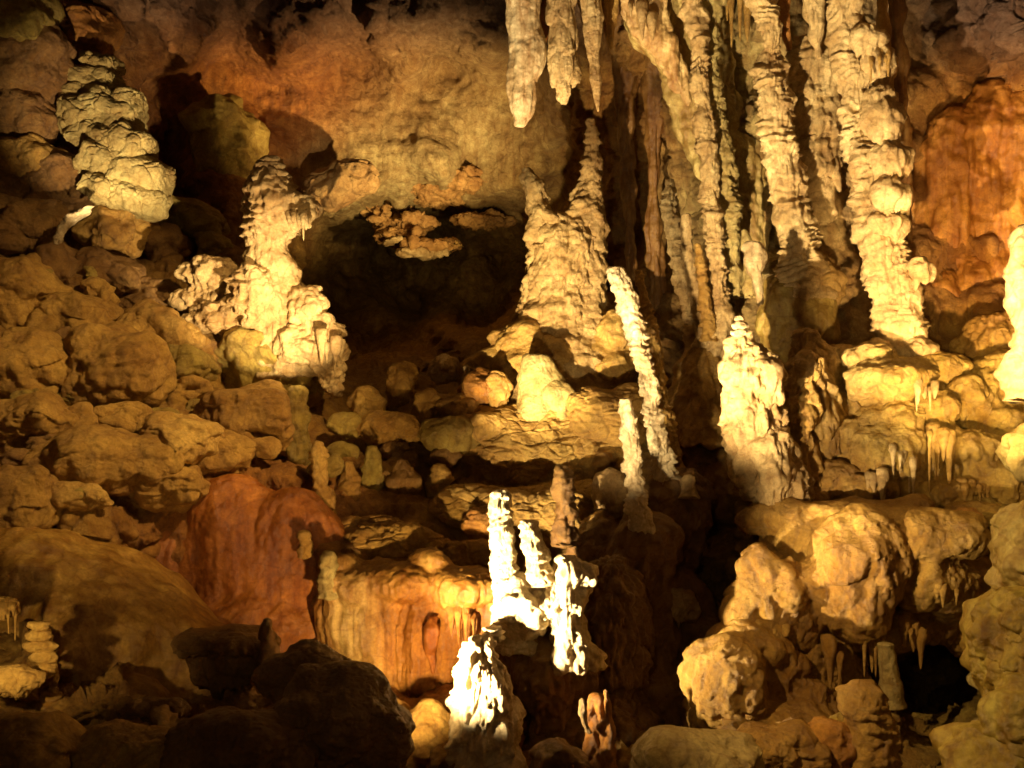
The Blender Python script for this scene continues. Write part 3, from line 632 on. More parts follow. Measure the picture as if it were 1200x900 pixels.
# ---- bright ragged formation and cascade on the right
RG = [('fbm', 26, 8), ('lobe', 22, 6, 1.4), ('lobe', 12, 8, 2.6), ('flute', 6, 4.5, 6), ('fbm', 3, 1, 2)]
t = thing('ragged_formation', 'tall bright ragged dripstone with a stacked tip, at the left end of the flowstone cascade', 'dripstone', (900, 595, 13.2))
tube('body', [(930, 604, 13.3, 14), (914, 580, 13.2, 38), (900, 545, 13.2, 44), (886, 500, 13.2, 39), (880, 465, 13.2, 33), (880, 440, 13.2, 36), (876, 415, 13.2, 27), (870, 398, 13.2, 16), (868, 388, 13.2, 9)], RG, M_DRIP, t, CREAM, res=1.6)
for cx, cy, rx, ry in [(867, 373, 6, 3.5), (867, 381, 10, 5), (866, 390, 10, 5)]:
    blob('cap_plate', cx, cy, 13.1, rx, ry, [('fbm', 6, 1.5)], M_DRIP, t, WHITE, lvl=4)
tube('skirt', [(905, 470, 12.9, 8), (903, 440, 12.9, 16), (900, 425, 12.9, 16), (896, 412, 13, 8)], R_CURT, M_DRIP, t, CREAM, ragged=26, res=1.7)
tube('skirt', [(905, 600, 12.8, 10), (905, 560, 12.8, 20), (903, 520, 12.9, 20), (900, 495, 13, 9)], RG, M_DRIP, t, CREAM, ragged=26, res=1.7)
tag(tube('stalagmite', [(940, 575, 13.5, 30), (934, 540, 13.5, 27), (934, 505, 13.5, 24), (938, 480, 13.5, 16), (945, 455, 13.6, 11), (958, 430, 13.7, 9), (962, 418, 13.7, 4)], RG, M_DRIP, None, GOLD, res=1.7), 'ragged half shaded stalagmite just right of the bright ragged formation', 'stalagmite')

t = thing('flowstone_cascade', 'wide cascade of flowstone bells and drip fringes below the great column', 'flowstone', (1060, 600, 13.6))
def neck(cx, y0, y1, r, Y):
    h = y1 - y0
    return ('t', [(cx, y1, Y, r * .35), (cx, y1 - h * .35, Y, r * .75), (cx, y0 + h * .35, Y, r), (cx, y0 + h * .14, Y, r * .85), (cx, y0, Y, r * .4)], .8)
mass('cascade_body', [('e', 942, 500, 13.9, 36, 80, 36), ('e', 950, 440, 14.3, 30, 50, 30), ('e', 985, 440, 14.6, 40, 40, 30), ('e', 1060, 480, 14.6, 100, 60, 60), ('e', 1110, 560, 14.2, 100, 46, 50), ('e', 1165, 500, 14.4, 60, 90, 50), ('e', 1180, 420, 15, 60, 50, 40), ('e', 960, 555, 14.2, 60, 46, 40), ('e', 985, 500, 14.4, 40, 60, 36),
    ('e', 1020, 418, 14.2, 32, 20, 26), ('e', 1085, 428, 14.2, 50, 20, 30), neck(1042, 420, 482, 54, 13.9), neck(1050, 466, 545, 44, 13.7), neck(1042, 492, 600, 46, 13.5), neck(1095, 455, 525, 30, 13.7), neck(1105, 490, 600, 30, 13.5),
    neck(1135, 440, 500, 24, 13.9), neck(1138, 500, 585, 36, 13.4), neck(1168, 540, 605, 34, 13.2), neck(1120, 560, 606, 40, 13.2), neck(997, 490, 570, 22, 13.7), neck(970, 540, 600, 34, 13.5), neck(1012, 555, 604, 38, 13.3),
    neck(938, 565, 606, 34, 13.3), neck(1165, 470, 560, 38, 14.0)], R_MASS, M_DRIP, t, GOLD, .35, vox=2.3, its=4)
fringe(t, 1012, 1040, 560, 572, 12.95, 5, 18, 40, 3.2, CREAM, seed=20)
fringe(t, 1046, 1075, 530, 548, 13.0, 6, 26, 60, 3.4, CREAM, seed=21)
fringe(t, 1084, 1122, 516, 522, 13.1, 7, 30, 64, 3.0, GOLD, seed=22)
fringe(t, 1070, 1096, 455, 462, 13.4, 5, 10, 24, 2.6, CREAM, seed=24)
fringe(t, 1125, 1160, 575, 580, 12.9, 6, 10, 26, 2.8, GOLD, seed=25)

# right wall panels
t = thing('orange_flowstone_panel', 'orange fluted flowstone curtain with arched tops on the far right wall', 'flowstone', (1140, 390, 16.2))
mass('curtain', [('e', 1105, 250, 16.7, 42, 120, 30), ('e', 1155, 235, 16.7, 52, 140, 30), ('e', 1205, 250, 16.5, 55, 140, 34), ('e', 1140, 345, 16.3, 28, 50, 24), ('e', 1173, 330, 16.3, 26, 52, 24), ('e', 1104, 352, 16.2, 22, 44, 20), ('e', 1205, 320, 16.2, 30, 50, 24)],
    [('fbm', 40, 7), ('flute', 22, 4, 6), ('ledge', 40, 3), ('flute', 7, 3.6, 12), ('fbm', 4, 1, 2)], M_FLOW, t, ORANGE, .4, its=16)

# right edge, near
tag(tube('stalagmite', [(1218, 470, 8.6, 40), (1216, 430, 8.6, 34), (1212, 400, 8.6, 24), (1210, 370, 8.6, 22), (1212, 340, 8.6, 26), (1210, 310, 8.6, 20), (1206, 280, 8.6, 16), (1204, 262, 8.6, 6)], R_POP, M_DRIP, None, WHITE, res=2), 'bright near stalagmite cut by the right edge of the view, upper half', 'stalagmite')
tag(blob('limestone_boulder', 1215, 530, 8.5, 38, 36, R_POP, M_DRIP, None, PALE), 'bright rounded lump cut by the right edge, above the tall olive formation', 'boulder')
t = thing('olive_flowstone_pillar', 'near olive green bulging flowstone pillar filling the lower right edge', 'flowstone', (1200, 930, 7.8))
blob('bulge', 1212, 650, 8, 54, 68, R_POP, M_FLOW, t, PALE, .6)
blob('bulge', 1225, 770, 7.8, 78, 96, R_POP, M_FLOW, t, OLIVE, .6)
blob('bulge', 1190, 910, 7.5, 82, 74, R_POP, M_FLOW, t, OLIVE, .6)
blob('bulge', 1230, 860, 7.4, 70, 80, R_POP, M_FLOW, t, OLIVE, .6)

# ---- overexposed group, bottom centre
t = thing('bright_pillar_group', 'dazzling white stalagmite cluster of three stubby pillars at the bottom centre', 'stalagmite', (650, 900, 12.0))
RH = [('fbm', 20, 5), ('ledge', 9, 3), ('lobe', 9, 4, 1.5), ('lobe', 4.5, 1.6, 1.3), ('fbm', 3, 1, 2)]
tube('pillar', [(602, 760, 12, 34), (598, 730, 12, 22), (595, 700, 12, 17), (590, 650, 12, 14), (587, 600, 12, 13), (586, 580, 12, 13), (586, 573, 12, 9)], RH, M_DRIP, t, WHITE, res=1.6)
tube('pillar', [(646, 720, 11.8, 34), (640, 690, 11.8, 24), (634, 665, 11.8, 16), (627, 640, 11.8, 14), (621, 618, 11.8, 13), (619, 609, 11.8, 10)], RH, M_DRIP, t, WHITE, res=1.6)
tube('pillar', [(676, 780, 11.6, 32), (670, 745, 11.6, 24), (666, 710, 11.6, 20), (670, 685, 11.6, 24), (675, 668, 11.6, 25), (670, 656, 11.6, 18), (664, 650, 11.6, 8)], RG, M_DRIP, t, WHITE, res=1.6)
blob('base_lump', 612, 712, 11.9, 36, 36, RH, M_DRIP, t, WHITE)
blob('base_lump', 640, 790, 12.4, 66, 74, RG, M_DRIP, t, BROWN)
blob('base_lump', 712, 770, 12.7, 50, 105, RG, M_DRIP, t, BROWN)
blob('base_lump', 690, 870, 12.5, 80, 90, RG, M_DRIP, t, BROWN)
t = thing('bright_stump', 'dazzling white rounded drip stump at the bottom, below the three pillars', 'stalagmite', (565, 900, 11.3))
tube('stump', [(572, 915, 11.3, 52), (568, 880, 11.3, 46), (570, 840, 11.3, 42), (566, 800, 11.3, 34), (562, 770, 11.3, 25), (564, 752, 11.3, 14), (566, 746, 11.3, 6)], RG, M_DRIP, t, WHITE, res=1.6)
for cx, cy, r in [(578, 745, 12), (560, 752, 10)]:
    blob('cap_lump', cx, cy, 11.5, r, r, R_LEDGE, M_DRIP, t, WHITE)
tag(blob('limestone_boulder', 500, 880, 11.7, 48, 52, R_POP, M_ROCK, None, GOLD, depth=40), 'warm brightly lit rough mound at the left foot of the white stump', 'boulder')
tag(blob('limestone_boulder', 445, 850, 12.2, 42, 34, R_SMOOTH, M_ROCK, None, GOLD), 'smooth tan boulder at the foot of the orange terrace wall', 'boulder')
t = thing('dim_drip_curtain', 'dim brown and ivory drip curtain low in the shadows right of the white stump', 'dripstone', (705, 900, 11.2))
tube('curtain', [(700, 930, 11.2, 28), (702, 880, 11.2, 20), (700, 840, 11.2, 14), (698, 812, 11.3, 7)], R_DRIP, M_DRIP, t, ORANGE)
tube('ridge', [(718, 930, 11, 9), (716, 880, 11, 6), (712, 830, 11.1, 5), (710, 808, 11.1, 2)], R_DRIP, M_DRIP, t, ORANGE)
tube('ridge', [(690, 860, 11, 6), (684, 835, 11, 6), (682, 818, 11, 3)], R_DRIP, M_DRIP, t, CREAM)
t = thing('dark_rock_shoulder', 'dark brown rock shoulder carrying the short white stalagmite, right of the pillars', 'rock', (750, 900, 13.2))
mass('rock_body', [('e', 795, 610, 14.0, 40, 62, 36), ('e', 770, 580, 14.1, 20, 30, 24), ('e', 753, 648, 13.3, 46, 56, 50), ('e', 735, 740, 13.3, 56, 90, 44), ('e', 790, 740, 13.7, 56, 80, 40), ('e', 830, 790, 13.5, 40, 80, 36), ('e', 760, 850, 12.9, 80, 80, 50), ('e', 705, 650, 13.9, 40, 40, 34)], R_DRIP, M_DRIP, t, BROWN, .85, vox=3.2, its=10)  # upper lumps added: their brown stands in for the pillars' shadow
t = thing('ragged_fringe', 'small ragged drip fringe catching light on the dark rock right of the pillars', 'dripstone', (787, 740, 13.6))
tube('fringe_body', [(790, 722, 13.3, 20), (788, 710, 13.2, 30), (786, 692, 13.3, 26), (786, 682, 13.5, 10)], RG, M_DRIP, t, CREAM, ragged=20, res=1.7, flat=.6)
tag(blob('limestone_boulder', 655, 895, 10.6, 32, 30, R_POP, M_ROCK, None, BROWN), 'small dark boulder at the very bottom between the stump and the drip curtain', 'boulder')
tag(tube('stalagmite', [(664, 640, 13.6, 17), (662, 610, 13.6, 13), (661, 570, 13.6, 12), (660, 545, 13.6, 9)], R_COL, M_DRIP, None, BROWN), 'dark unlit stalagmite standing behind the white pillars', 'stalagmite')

# ---- middle: mound, lumps and stones
t = thing('bell_stalagmite', 'squat pale grey bell-shaped stalagmite at the foot of the twin-peaked mound', 'stalagmite', (640, 500, 16.3))
tube('bell', [(640, 500, 16.3, 36), (638, 470, 16.3, 30), (636, 445, 16.3, 26), (632, 428, 16.3, 19), (628, 415, 16.3, 10)], R_SMOOTH, M_DRIP, t, PALE)
tube('bell', [(658, 498, 16.1, 20), (660, 475, 16.1, 22), (656, 455, 16.1, 15), (652, 444, 16.2, 6)], R_DRIP, M_DRIP, t, PALE)
CRK = [('fbm', 50, 12), ('crack', 26, 3.5, .5), ('ledge', 14, 3), ('fbm', 5, 1.6, 3)]
tag(blob('flowstone_mound', 640, 530, 16.3, 110, 56, CRK, M_ROCK, None, GOLD, .6, depth=60), 'wide cracked golden mound under the squat grey bell stalagmite', 'flowstone')
tag(blob('flowstone_mound', 620, 600, 15.0, 100, 34, CRK, M_ROCK, None, GOLD, .5, depth=50), 'low cracked shelf below the wide golden mound, behind the white pillars', 'flowstone')
tag(blob('flowstone_mound', 720, 490, 16.0, 56, 36, CRK, M_ROCK, None, OCHRE, .7), 'dim scaly mound between the golden mound and the leaning stalagmite', 'flowstone')
LUMP = [('fbm', 20, 4), ('lobe', 8, 4, 1.8), ('fbm', 3, .9, 2)]
for cx, cy, rx, ry, Y, cl, lb in [
    (432, 475, 20, 22, 16.6, GOLD, 'leftmost of the round knobby lumps in front of the black grotto'),
    (470, 448, 19, 27, 17.0, GOLD, 'taller knobby lump, second from left in front of the black grotto'),
    (519, 432, 20, 17, 17.8, CREAM, 'pale round boulder sitting by itself at the lip of the black grotto'),
    (505, 478, 24, 24, 16.6, OCHRE, 'knobby lump with a drooping left side below the pale round boulder'),
    (540, 482, 26, 22, 16.4, OCHRE, 'broad ochre lump left of the tan upright lump'),
    (560, 458, 24, 24, 16.6, ORANGE, 'reddish knobby lump at the left foot of the twin-peaked mound'),
    (583, 456, 16, 26, 16.4, GOLD, 'tan upright lump leaning on the left foot of the twin-peaked mound'),
    (455, 500, 40, 20, 16.0, OCHRE, 'low rounded ochre hump under the two knobby lumps'),
    (530, 510, 38, 28, 15.9, OLIVE, 'olive rounded hump left of the wide golden mound'),
    (565, 500, 30, 18, 15.9, GOLD, 'small cracked boulder against the left side of the golden mound'),
    (410, 498, 26, 16, 16.0, OLIVE, 'flat olive stone at the left end of the grotto lip'),
    (715, 578, 24, 32, 14.2, CREAM, 'upright cream boulder left of the short bright white stalagmite'),
    (700, 625, 20, 26, 14.0, GOLD, 'blocky golden rock below the upright cream boulder')]:
    tag(blob('rounded_lump' if ry > 15 and 'boulder' not in lb and 'stone' not in lb and 'rock' not in lb else 'limestone_boulder', cx, cy, Y, rx, ry, LUMP, M_DRIP, None, cl, .7), lb, 'rock')
tag(tube('stalagmite', [(548, 455, 17, 10), (548, 440, 17, 6), (547, 428, 17, 5)], LUMP, M_DRIP, None, CREAM), 'tiny finger stalagmite right of the pale round boulder', 'stalagmite')

# small stalagmites on the middle ledge
for pts, cl, lb in [
    ([(352, 530, 15.2, 13), (350, 500, 15.2, 12), (349, 470, 15.2, 12), (349, 455, 15.2, 9), (349, 452, 15.2, 5)], OLIVE, 'olive cylindrical stalagmite against the right side of the big cracked boulder'),
    ([(378, 590, 14.5, 14), (376, 560, 14.5, 9), (373, 530, 14.5, 9), (371, 516, 14.5, 6)], GOLD, 'slim tan stalagmite rising from the left end of the rust red wall top'),
    ([(410, 570, 14.9, 12), (409, 552, 14.9, 8), (408, 540, 14.9, 5)], OCHRE, 'short stubby stalagmite right of the slim tan one'),
    ([(437, 560, 15.2, 12), (436, 535, 15.2, 9), (436, 522, 15.2, 5)], OLIVE, 'small blunt stalagmite in the dark hollow, second right of the slim tan one'),
    ([(515, 562, 15.3, 13), (515, 551, 15.3, 10), (514, 543, 15.3, 6)], GOLD, 'small round topped stalagmite left of the golden mound'),
    ([(357, 655, 13.4, 9), (357, 640, 13.4, 9), (356, 626, 13.4, 8), (355, 621, 13.4, 4)], GOLD, 'small banded stub on top of the rust red wall'),
    ([(385, 700, 13.1, 15), (385, 670, 13.1, 12), (384, 652, 13.1, 9), (384, 645, 13.1, 5)], PALE, 'pale rounded stub at the left end of the terrace'),
    ([(474, 562, 15.2, 20), (471, 550, 15.2, 13), (470, 538, 15.2, 6)], BROWN, 'dark little stalagmite in the hollow behind the terrace')]:
    if pts[0][1] < 600:
        pts = [(pts[0][0], pts[0][1] + 22, pts[0][2] + .15, pts[0][3] * 1.25), (pts[0][0], pts[0][1] + 8, pts[0][2] + .05, pts[0][3] * 1.15), (pts[0][0], pts[0][1] - 3, pts[0][2], pts[0][3] * 1.1)] + pts[1:]
    tag(tube('stalagmite', pts, [('fbm', 16, 5), ('ledge', 9, 2.2), ('lobe', 8, 2.6, 1.5), ('fbm', 3, .8, 2)], M_DRIP, None, cl), lb, 'stalagmite')

# ---- terrace and rust red wall
t = thing('flowstone_terrace', 'orange and olive flowstone terrace with a rounded lip, left of the white pillars', 'flowstone', (480, 820, 13.4))
mass('fluted_face', [('e', 408, 745, 13.5, 34, 96, 36), ('e', 450, 750, 13.45, 48, 96, 38), ('e', 505, 750, 13.35, 55, 96, 38), ('e', 560, 765, 13.3, 50, 90, 38), ('e', 420, 684, 13.5, 46, 26, 46), ('e', 480, 682, 13.4, 60, 24, 46), ('e', 545, 688, 13.3, 54, 26, 46), ('e', 398, 668, 13.4, 16, 18, 20)],
    [('fbm', 60, 7), ('flute', 20, 5, 12), ('flute', 7, 2.6, 10), ('fbm', 5, 1.2, 2)], M_FLOW, t, None, its=14, vox=2.4, irr=.16)
fringe(t, 525, 560, 722, 730, 12.7, 6, 26, 56, 3.0, ORANGE, seed=33, name='drip_rib')
tube('drip_rib', [(507, 790, 12.75, 2), (505, 760, 12.7, 7), (506, 735, 12.7, 8), (508, 722, 12.8, 5)], R_FLUTE, M_FLOW, t, RUST)
for cx, cy, rx, ry, Y, cl, lb in [
    (470, 640, 66, 26, 14.0, OCHRE, 'broad domed rock on the terrace top, behind its lip'),
    (430, 622, 40, 18, 14.3, OCHRE, 'rounded rock on the terrace behind the pale stub'),
    (545, 650, 44, 18, 14.0, OCHRE, 'flat layered rock on the terrace just left of the tallest white pillar'),
    (565, 615, 30, 20, 14.4, ORANGE, 'reddish rock behind the top of the tallest white pillar, on its left')]:
    tag(blob('limestone_boulder', cx, cy, Y, rx, ry, CRK, M_ROCK, None, cl, .7), lb, 'boulder')
t = thing('rust_red_wall', 'smooth rust red flowstone wall between the left boulders and the terrace', 'flowstone', (300, 780, 13.8))
mass('wall_bulge', [('e', 215, 675, 14.5, 95, 110, 50), ('e', 285, 668, 14.3, 95, 112, 50), ('e', 345, 680, 14.2, 70, 112, 50), ('e', 300, 770, 13.9, 130, 80, 55)], [('fbm', 80, 9), ('flute', 22, 2.6, 9), ('flute', 8, 1.3, 9), ('fbm', 8, 1.4, 3)], M_FLOW, t, RUST, .75, its=50, irr=.1)

# ---- bottom left, near
t = thing('smooth_flowstone_dome', 'large smooth ochre flowstone dome at the lower left', 'flowstone', (120, 860, 12.2))
blob('dome', 100, 778, 12.6, 225, 135, [('fbm', 90, 16), ('fbm', 16, 2.6, 3), ('fbm', 5, .8, 2)], M_FLOW, t, OCHRE, .8, depth=120, tilt=22)
blob('dome', 70, 850, 11.4, 170, 80, R_SMOOTH, M_FLOW, t, OCHRE, .8, depth=90)
t = thing('plate_stack_stalagmite', 'small stalagmite of five stacked lit plates near the left edge', 'stalagmite', (50, 800, 10.2))
for i, (cx, cy, rx, ry) in enumerate([(47, 733, 14, 6), (48, 745, 18, 7), (47, 757, 20, 7), (52, 770, 17, 8), (56, 785, 13, 10)]):
    blob('plate', cx, cy, 10.2, rx, ry, [('fbm', 10, 2), ('fbm', 4, .8, 2)], M_DRIP, t, GOLD, lvl=4)
tube('stem', [(60, 830, 10.3, 12), (58, 800, 10.3, 11), (56, 780, 10.3, 10), (50, 740, 10.3, 10)], R_LEDGE, M_DRIP, t, OCHRE)
t = thing('dripping_ledge', 'small dripping ledge on the left edge beside the stack of plates', 'flowstone', (5, 745, 10.4))
blob('ledge', 0, 712, 10.4, 26, 14, R_DRIP, M_DRIP, t, GOLD)
fringe(t, -14, 24, 722, 718, 10.3, 6, 12, 30, 2.6, GOLD, seed=41)
tag(blob('limestone_boulder', 12, 795, 9.9, 42, 18, R_DRIP, M_ROCK, None, GOLD), 'flat pale boulder on the left edge under the stack of plates', 'boulder')
t = thing('dark_drip_ledge', 'dark mushroom-like ledge with a fringe of drips, on the ochre dome', 'flowstone', (265, 810, 11.4))
blob('ledge', 265, 752, 11.4, 62, 18, R_DRIP, M_DRIP, t, BROWN, depth=40)
tube('curtain', [(265, 800, 11.4, 34), (265, 780, 11.4, 42), (265, 762, 11.4, 46), (265, 752, 11.4, 30)], R_FLUTE, M_DRIP, t, BROWN, ragged=24, flat=.6)
tag(tube('stalagmite', [(314, 790, 11.2, 14), (314, 760, 11.2, 10), (314, 735, 11.2, 8), (313, 724, 11.2, 4)], R_LEDGE, M_DRIP, None, BROWN), 'short black stub right of the dark drip ledge', 'stalagmite')
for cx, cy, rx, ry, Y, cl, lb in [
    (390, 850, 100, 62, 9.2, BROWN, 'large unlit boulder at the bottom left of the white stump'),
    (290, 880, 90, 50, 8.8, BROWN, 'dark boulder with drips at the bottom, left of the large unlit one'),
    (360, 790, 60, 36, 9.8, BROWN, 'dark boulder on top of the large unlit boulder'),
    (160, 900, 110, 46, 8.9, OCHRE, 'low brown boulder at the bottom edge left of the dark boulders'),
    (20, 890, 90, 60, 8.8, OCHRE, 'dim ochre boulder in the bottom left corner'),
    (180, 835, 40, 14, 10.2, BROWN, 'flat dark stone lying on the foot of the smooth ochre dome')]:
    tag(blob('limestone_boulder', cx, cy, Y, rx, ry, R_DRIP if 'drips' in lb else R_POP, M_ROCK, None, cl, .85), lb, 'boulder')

# ---- bottom right boulders
BR = [('fbm', 46, 14), ('lobe', 30, 12, 1.3), ('lobe', 11, 4.5, 1.6), ('pop', 6, 1.6), ('fbm', 3, .9, 2)]
t = thing('bulging_flowstone', 'broad golden brown mass of swelling flowstone lumps below the cascade, lower right', 'flowstone', (1000, 850, 12.4))
mass('flowstone_lumps', [('e', 908, 708, 12.1, 54, 54, 46, 15), ('e', 892, 668, 12.1, 26, 26), ('e', 890, 648, 12.1, 15, 15), ('e', 925, 655, 12.1, 10, 10), ('e', 938, 668, 12.1, 11, 11), ('e', 1004, 668, 12.0, 58, 80, 50), ('e', 1098, 626, 12.1, 62, 34, 40), ('e', 1092, 676, 12.2, 54, 42, 40),
    ('e', 1130, 700, 12.6, 55, 66, 40), ('e', 955, 765, 12.2, 54, 40, 36), ('e', 925, 604, 12.9, 60, 26, 36), ('e', 1000, 606, 12.7, 70, 26, 36), ('e', 848, 795, 11.4, 54, 50, 44), ('e', 836, 775, 11.5, 36, 28), ('e', 900, 800, 11.8, 50, 48, 40),
    ('e', 872, 748, 12.1, 44, 24, 36), ('e', 920, 850, 11.4, 66, 40, 40), ('e', 1030, 735, 12.4, 70, 26, 36), ('e', 960, 720, 12.4, 60, 50, 30), ('e', 1060, 640, 12.7, 60, 60, 30), ('e', 1140, 610, 12.9, 50, 26, 30), ('e', 960, 640, 12.8, 70, 50, 40), ('e', 900, 760, 12.2, 50, 50, 40), ('e', 860, 840, 11.9, 60, 40, 40), ('e', 1050, 690, 12.8, 60, 50, 36), ('e', 980, 800, 12.2, 44, 40, 34), ('e', 955, 690, 12.1, 34, 44, 36), ('e', 1050, 655, 12.3, 34, 40, 36), ('e', 880, 760, 11.7, 44, 34, 38), ('e', 945, 820, 11.7, 40, 34, 36), ('e', 1045, 620, 12.4, 44, 30, 36)], R_DRAPE, M_DRIP, t, OCHRE, .6, vox=2.5, its=20, irr=.14)
fringe(t, 1012, 1036, 748, 752, 11.7, 5, 20, 58, 3.6, GOLD, seed=51)
fringe(t, 1054, 1084, 742, 752, 11.8, 6, 16, 50, 2.8, OCHRE, seed=52)
fringe(t, 884, 935, 738, 752, 11.6, 7, 4, 14, 2.4, GOLD, seed=53)
fringe(t, 966, 984, 768, 778, 11.6, 4, 16, 42, 3.4, OCHRE, seed=54)
fringe(t, 1090, 1125, 690, 696, 11.8, 5, 8, 20, 2.6, GOLD, seed=56)
for nm, cx, cy, rx, ry, Y, cl, tl, lb in [
    ('limestone_boulder', 812, 905, 84, 56, 8.6, PALE, 0, 'pale olive popcorn boulder at the bottom edge, centre right'),
    ('limestone_boulder', 905, 885, 66, 42, 9.8, OCHRE, 0, 'rough ochre boulder at the bottom right of the pale popcorn boulder'),
    ('limestone_boulder', 968, 875, 34, 36, 9.9, ORANGE, 0, 'knobbly orange boulder left of the fat lower stalagmite'),
    ('limestone_boulder', 988, 850, 18, 20, 10.0, OLIVE, 0, 'small olive stone against the left side of the fat lower stalagmite'),
    ('limestone_boulder', 1085, 840, 36, 10, 12.8, OLIVE, 0, 'flat faint stone on the floor of the dark recess'),
    ('limestone_boulder', 1133, 604, 16, 10, 12.4, ORANGE, 0, 'small orange stone under the cascade near the right edge')]:
    tag(blob(nm, cx, cy, Y, rx, ry, R_SOFT, M_DRIP, None, cl, .65, tilt=tl), lb, 'boulder')
t = thing('fat_stalagmite', 'fat ridged stalagmite with a rounded head at the bottom right', 'stalagmite', (1020, 930, 9.8))
tube('trunk', [(1022, 940, 9.8, 40), (1022, 890, 9.8, 33), (1018, 850, 9.8, 29), (1012, 825, 9.8, 29), (1010, 808, 9.8, 24), (1008, 796, 9.8, 11)], [('fbm', 26, 6), ('ledge', 16, 3.5), ('lobe', 12, 3, 1.6), ('pop', 5, 1), ('fbm', 3, .7, 2)], M_DRIP, t, OCHRE, .6)
tag(tube('stalagmite', [(1046, 830, 11.4, 16), (1043, 800, 11.4, 13), (1040, 775, 11.4, 11), (1036, 752, 11.4, 9)], [('fbm', 20, 3), ('ledge', 8, 2), ('fbm', 3, .7, 2)], M_DRIP, None, PALE), 'pale slim stalagmite standing behind the fat ridged stalagmite', 'stalagmite')
# ---- boulders of the left slope
LB = [('fbm', 50, 13), ('lobe', 36, 9, 0.9), ('ledge', 18, 2.2), ('lobe', 13, 3.2, 1.4), ('pop', 6, 1.0), ('fbm', 10, 1.6, 2), ('fbm', 3, .5, 2)]
for cx, cy, rx, ry, off, cl, tl, lb in [
    (305, 428, 60, 40, 1.6, OLIVE, 8, 'big olive cracked boulder in front of the tiered stalagmite'),
    (300, 484, 52, 36, 1.3, OCHRE, 0, 'ochre boulder under the big olive cracked boulder'),
    (188, 392, 40, 25, .9, GOLD, 20, 'lit tan boulder with a ragged face left of the tiered stalagmite'),
    (222, 428, 28, 20, .6, OLIVE, 0, 'greenish boulder between the lit tan boulder and the big olive one'),
    (222, 455, 24, 13, .5, OCHRE, 0, 'low brown stone under the greenish boulder'),
    (232, 476, 17, 10, .6, OLIVE, 0, 'small oval stone left of the ochre boulder'),
    (132, 432, 54, 44, .7, OCHRE, 10, 'large rounded boulder with a dark slit, centre of the left slope'),
    (90, 378, 52, 28, .6, OCHRE, 14, 'slanting flat boulder above the large rounded boulder'),
    (40, 432, 50, 38, .7, OCHRE, 0, 'broad domed boulder at the left edge beside the large rounded boulder'),
    (28, 338, 34, 38, .6, OCHRE, -10, 'upright brown boulder at the left edge above the domed one'),
    (158, 452, 28, 20, .9, OCHRE, 10, 'smooth boulder leaning on the lower right of the boulder with a slit'),
    (136, 490, 34, 18, .8, OCHRE, 0, 'oval ochre boulder in the middle row of the left slope'),
    (184, 492, 24, 12, .7, OLIVE, 0, 'little flat stone right of the oval ochre boulder'),
    (206, 520, 42, 28, .9, GOLD, 5, 'rounded tan boulder left of the black gap'),
    (252, 530, 38, 24, 1.0, OCHRE, 10, 'tan boulder with a flat top by the black gap, right of its twin'),
    (35, 496, 50, 26, .7, OCHRE, 0, 'wide low boulder at the left edge, above the dark hollow'),
    (85, 494, 22, 20, .8, OCHRE, 0, 'small boulder right of the wide low boulder at the left edge'),
    (68, 466, 30, 10, .8, OLIVE, 0, 'thin greenish slab between two rows of boulders near the left edge'),
    (120, 545, 78, 34, .8, OCHRE, -6, 'long arched boulder over a small black hole at the lower left slope'),
    (90, 580, 40, 15, 1.1, GOLD, 6, 'flat tongue of rock under the small black hole'),
    (24, 585, 44, 34, .8, OCHRE, 0, 'boulder at the left edge right above the dark flat boulder'),
    (190, 562, 56, 26, .6, OCHRE, 12, 'sloping boulder at the top of the rust red wall'),
    (62, 520, 26, 14, .6, BROWN, 0, 'dark stone in the hollow beside the long arched boulder'),
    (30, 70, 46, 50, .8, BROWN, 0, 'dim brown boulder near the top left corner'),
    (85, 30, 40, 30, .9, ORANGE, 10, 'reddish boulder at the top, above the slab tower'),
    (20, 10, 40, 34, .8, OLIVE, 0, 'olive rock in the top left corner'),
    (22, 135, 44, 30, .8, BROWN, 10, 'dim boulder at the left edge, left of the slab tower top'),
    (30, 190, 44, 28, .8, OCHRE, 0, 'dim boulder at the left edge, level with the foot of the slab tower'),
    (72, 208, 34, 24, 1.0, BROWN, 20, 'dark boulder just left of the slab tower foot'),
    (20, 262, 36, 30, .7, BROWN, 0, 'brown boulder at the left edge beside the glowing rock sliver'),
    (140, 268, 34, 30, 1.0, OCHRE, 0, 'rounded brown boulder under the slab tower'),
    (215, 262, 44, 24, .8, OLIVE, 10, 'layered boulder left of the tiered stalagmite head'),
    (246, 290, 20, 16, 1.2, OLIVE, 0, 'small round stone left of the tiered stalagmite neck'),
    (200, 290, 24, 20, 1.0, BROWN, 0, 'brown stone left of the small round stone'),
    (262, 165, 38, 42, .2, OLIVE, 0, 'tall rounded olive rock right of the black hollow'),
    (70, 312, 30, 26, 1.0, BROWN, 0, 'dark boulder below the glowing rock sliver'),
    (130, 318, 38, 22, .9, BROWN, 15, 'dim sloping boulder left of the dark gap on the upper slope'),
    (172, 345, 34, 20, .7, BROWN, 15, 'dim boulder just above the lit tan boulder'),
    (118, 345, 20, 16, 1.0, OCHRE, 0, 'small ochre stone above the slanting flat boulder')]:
    tag(blob('limestone_boulder', cx, cy, D(cx, cy) - off * .22, rx * 1.14, ry * 1.18, LB, M_ROCK, None, cl, .75, tilt=tl, box=.9), lb, 'boulder')
rd = random.Random(5)
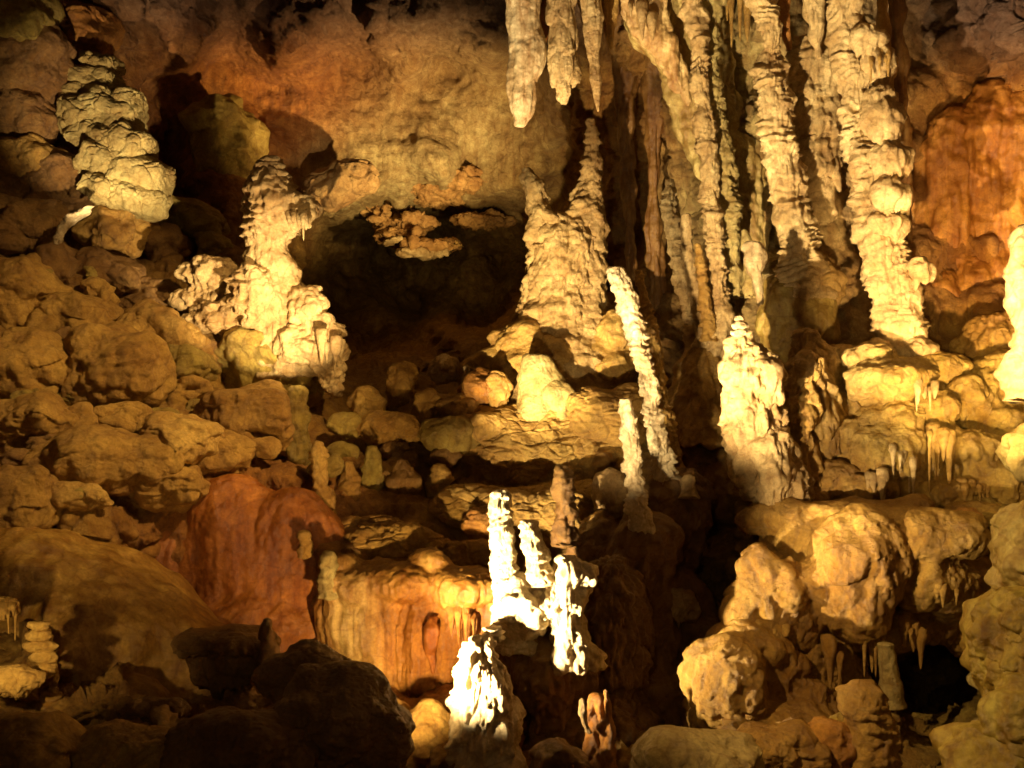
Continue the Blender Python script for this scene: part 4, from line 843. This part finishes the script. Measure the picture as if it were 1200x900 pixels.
for i in range(46):
    cx = rd.uniform(0, 560) if i > 20 else rd.uniform(0, 260); cy = rd.uniform(490, 590) if i > 20 else rd.uniform(250, 540)
    if 195 < cx < 400 and cy > 545: continue
    r = rd.uniform(8, 17)
    tag(blob('rubble_stone', cx, cy, D(cx, cy) - .35, r, r * rd.uniform(.5, .8), LB, M_ROCK, None, rd.choice([OCHRE, OLIVE, BROWN]), .75, tilt=rd.uniform(-20, 20)),
        'small rounded stone filling a gap between the big boulders and low stalagmites', 'stone', 'small stones in the gaps of the rubble')

# glowing sliver by the hidden lamp, upper left
tag(tube('rock_sliver', [(66, 288, 16.9, 5), (72, 270, 16.85, 6), (82, 258, 16.8, 10), (94, 249, 16.8, 11), (106, 241, 16.8, 5)], [('fbm', 14, 5), ('crack', 9, 2.4, .8), ('fbm', 4, 1.5, 2)], M_ROCK, None, WHITE), 'glowing white sliver of rock beside a hidden lamp, upper left', 'rock')

# ---- far grotto rubble
t = thing('grotto_rubble', 'thin broken ledge of lit rocks under the roof of the black grotto', 'rock pile', (500, 300, 26))
mass('ledge', [('e', 500, 226, 27.6, 95, 15, 70), ('e', 455, 246, 27.6, 30, 10, 40), ('e', 480, 262, 27.4, 34, 8, 36), ('e', 470, 276, 27.3, 28, 7, 30), ('e', 500, 288, 27.2, 40, 5, 30), ('e', 560, 258, 27.6, 30, 8, 40), ('e', 450, 258, 27.4, 12, 16, 30)], [('fbm', 20, 12), ('crack', 17, 4, .5), ('ledge', 9, 3), ('fbm', 5, 1.8, 3)], M_ROCK, t, ORANGE, .5, vox=1.6, its=1, behind=0, irr=.5)
for cx, cy, rx, ry, cl in [(462, 283, 14, 4, CREAM), (476, 296, 10, 3.5, CREAM), (498, 296, 11, 4.5, CREAM), (517, 295, 10, 4, CREAM), (534, 287, 12, 4.5, GOLD)]:
    blob('rock', cx, cy, 27.0 + (cx % 7) * .05, rx, ry, R_ROCK, M_ROCK, t, cl, .7, box=.75, tilt=(cx % 11) * 3 - 10, depth=20)
tag(blob('limestone_boulder', 395, 215, 23.2, 50, 24, R_ROCK, M_ROCK, None, BROWN, box=.8, tilt=-18), 'dark wedge of rock jutting over the left end of the grotto', 'boulder')

for o in bpy.data.objects:
    if '_o' in o: del o['_o']
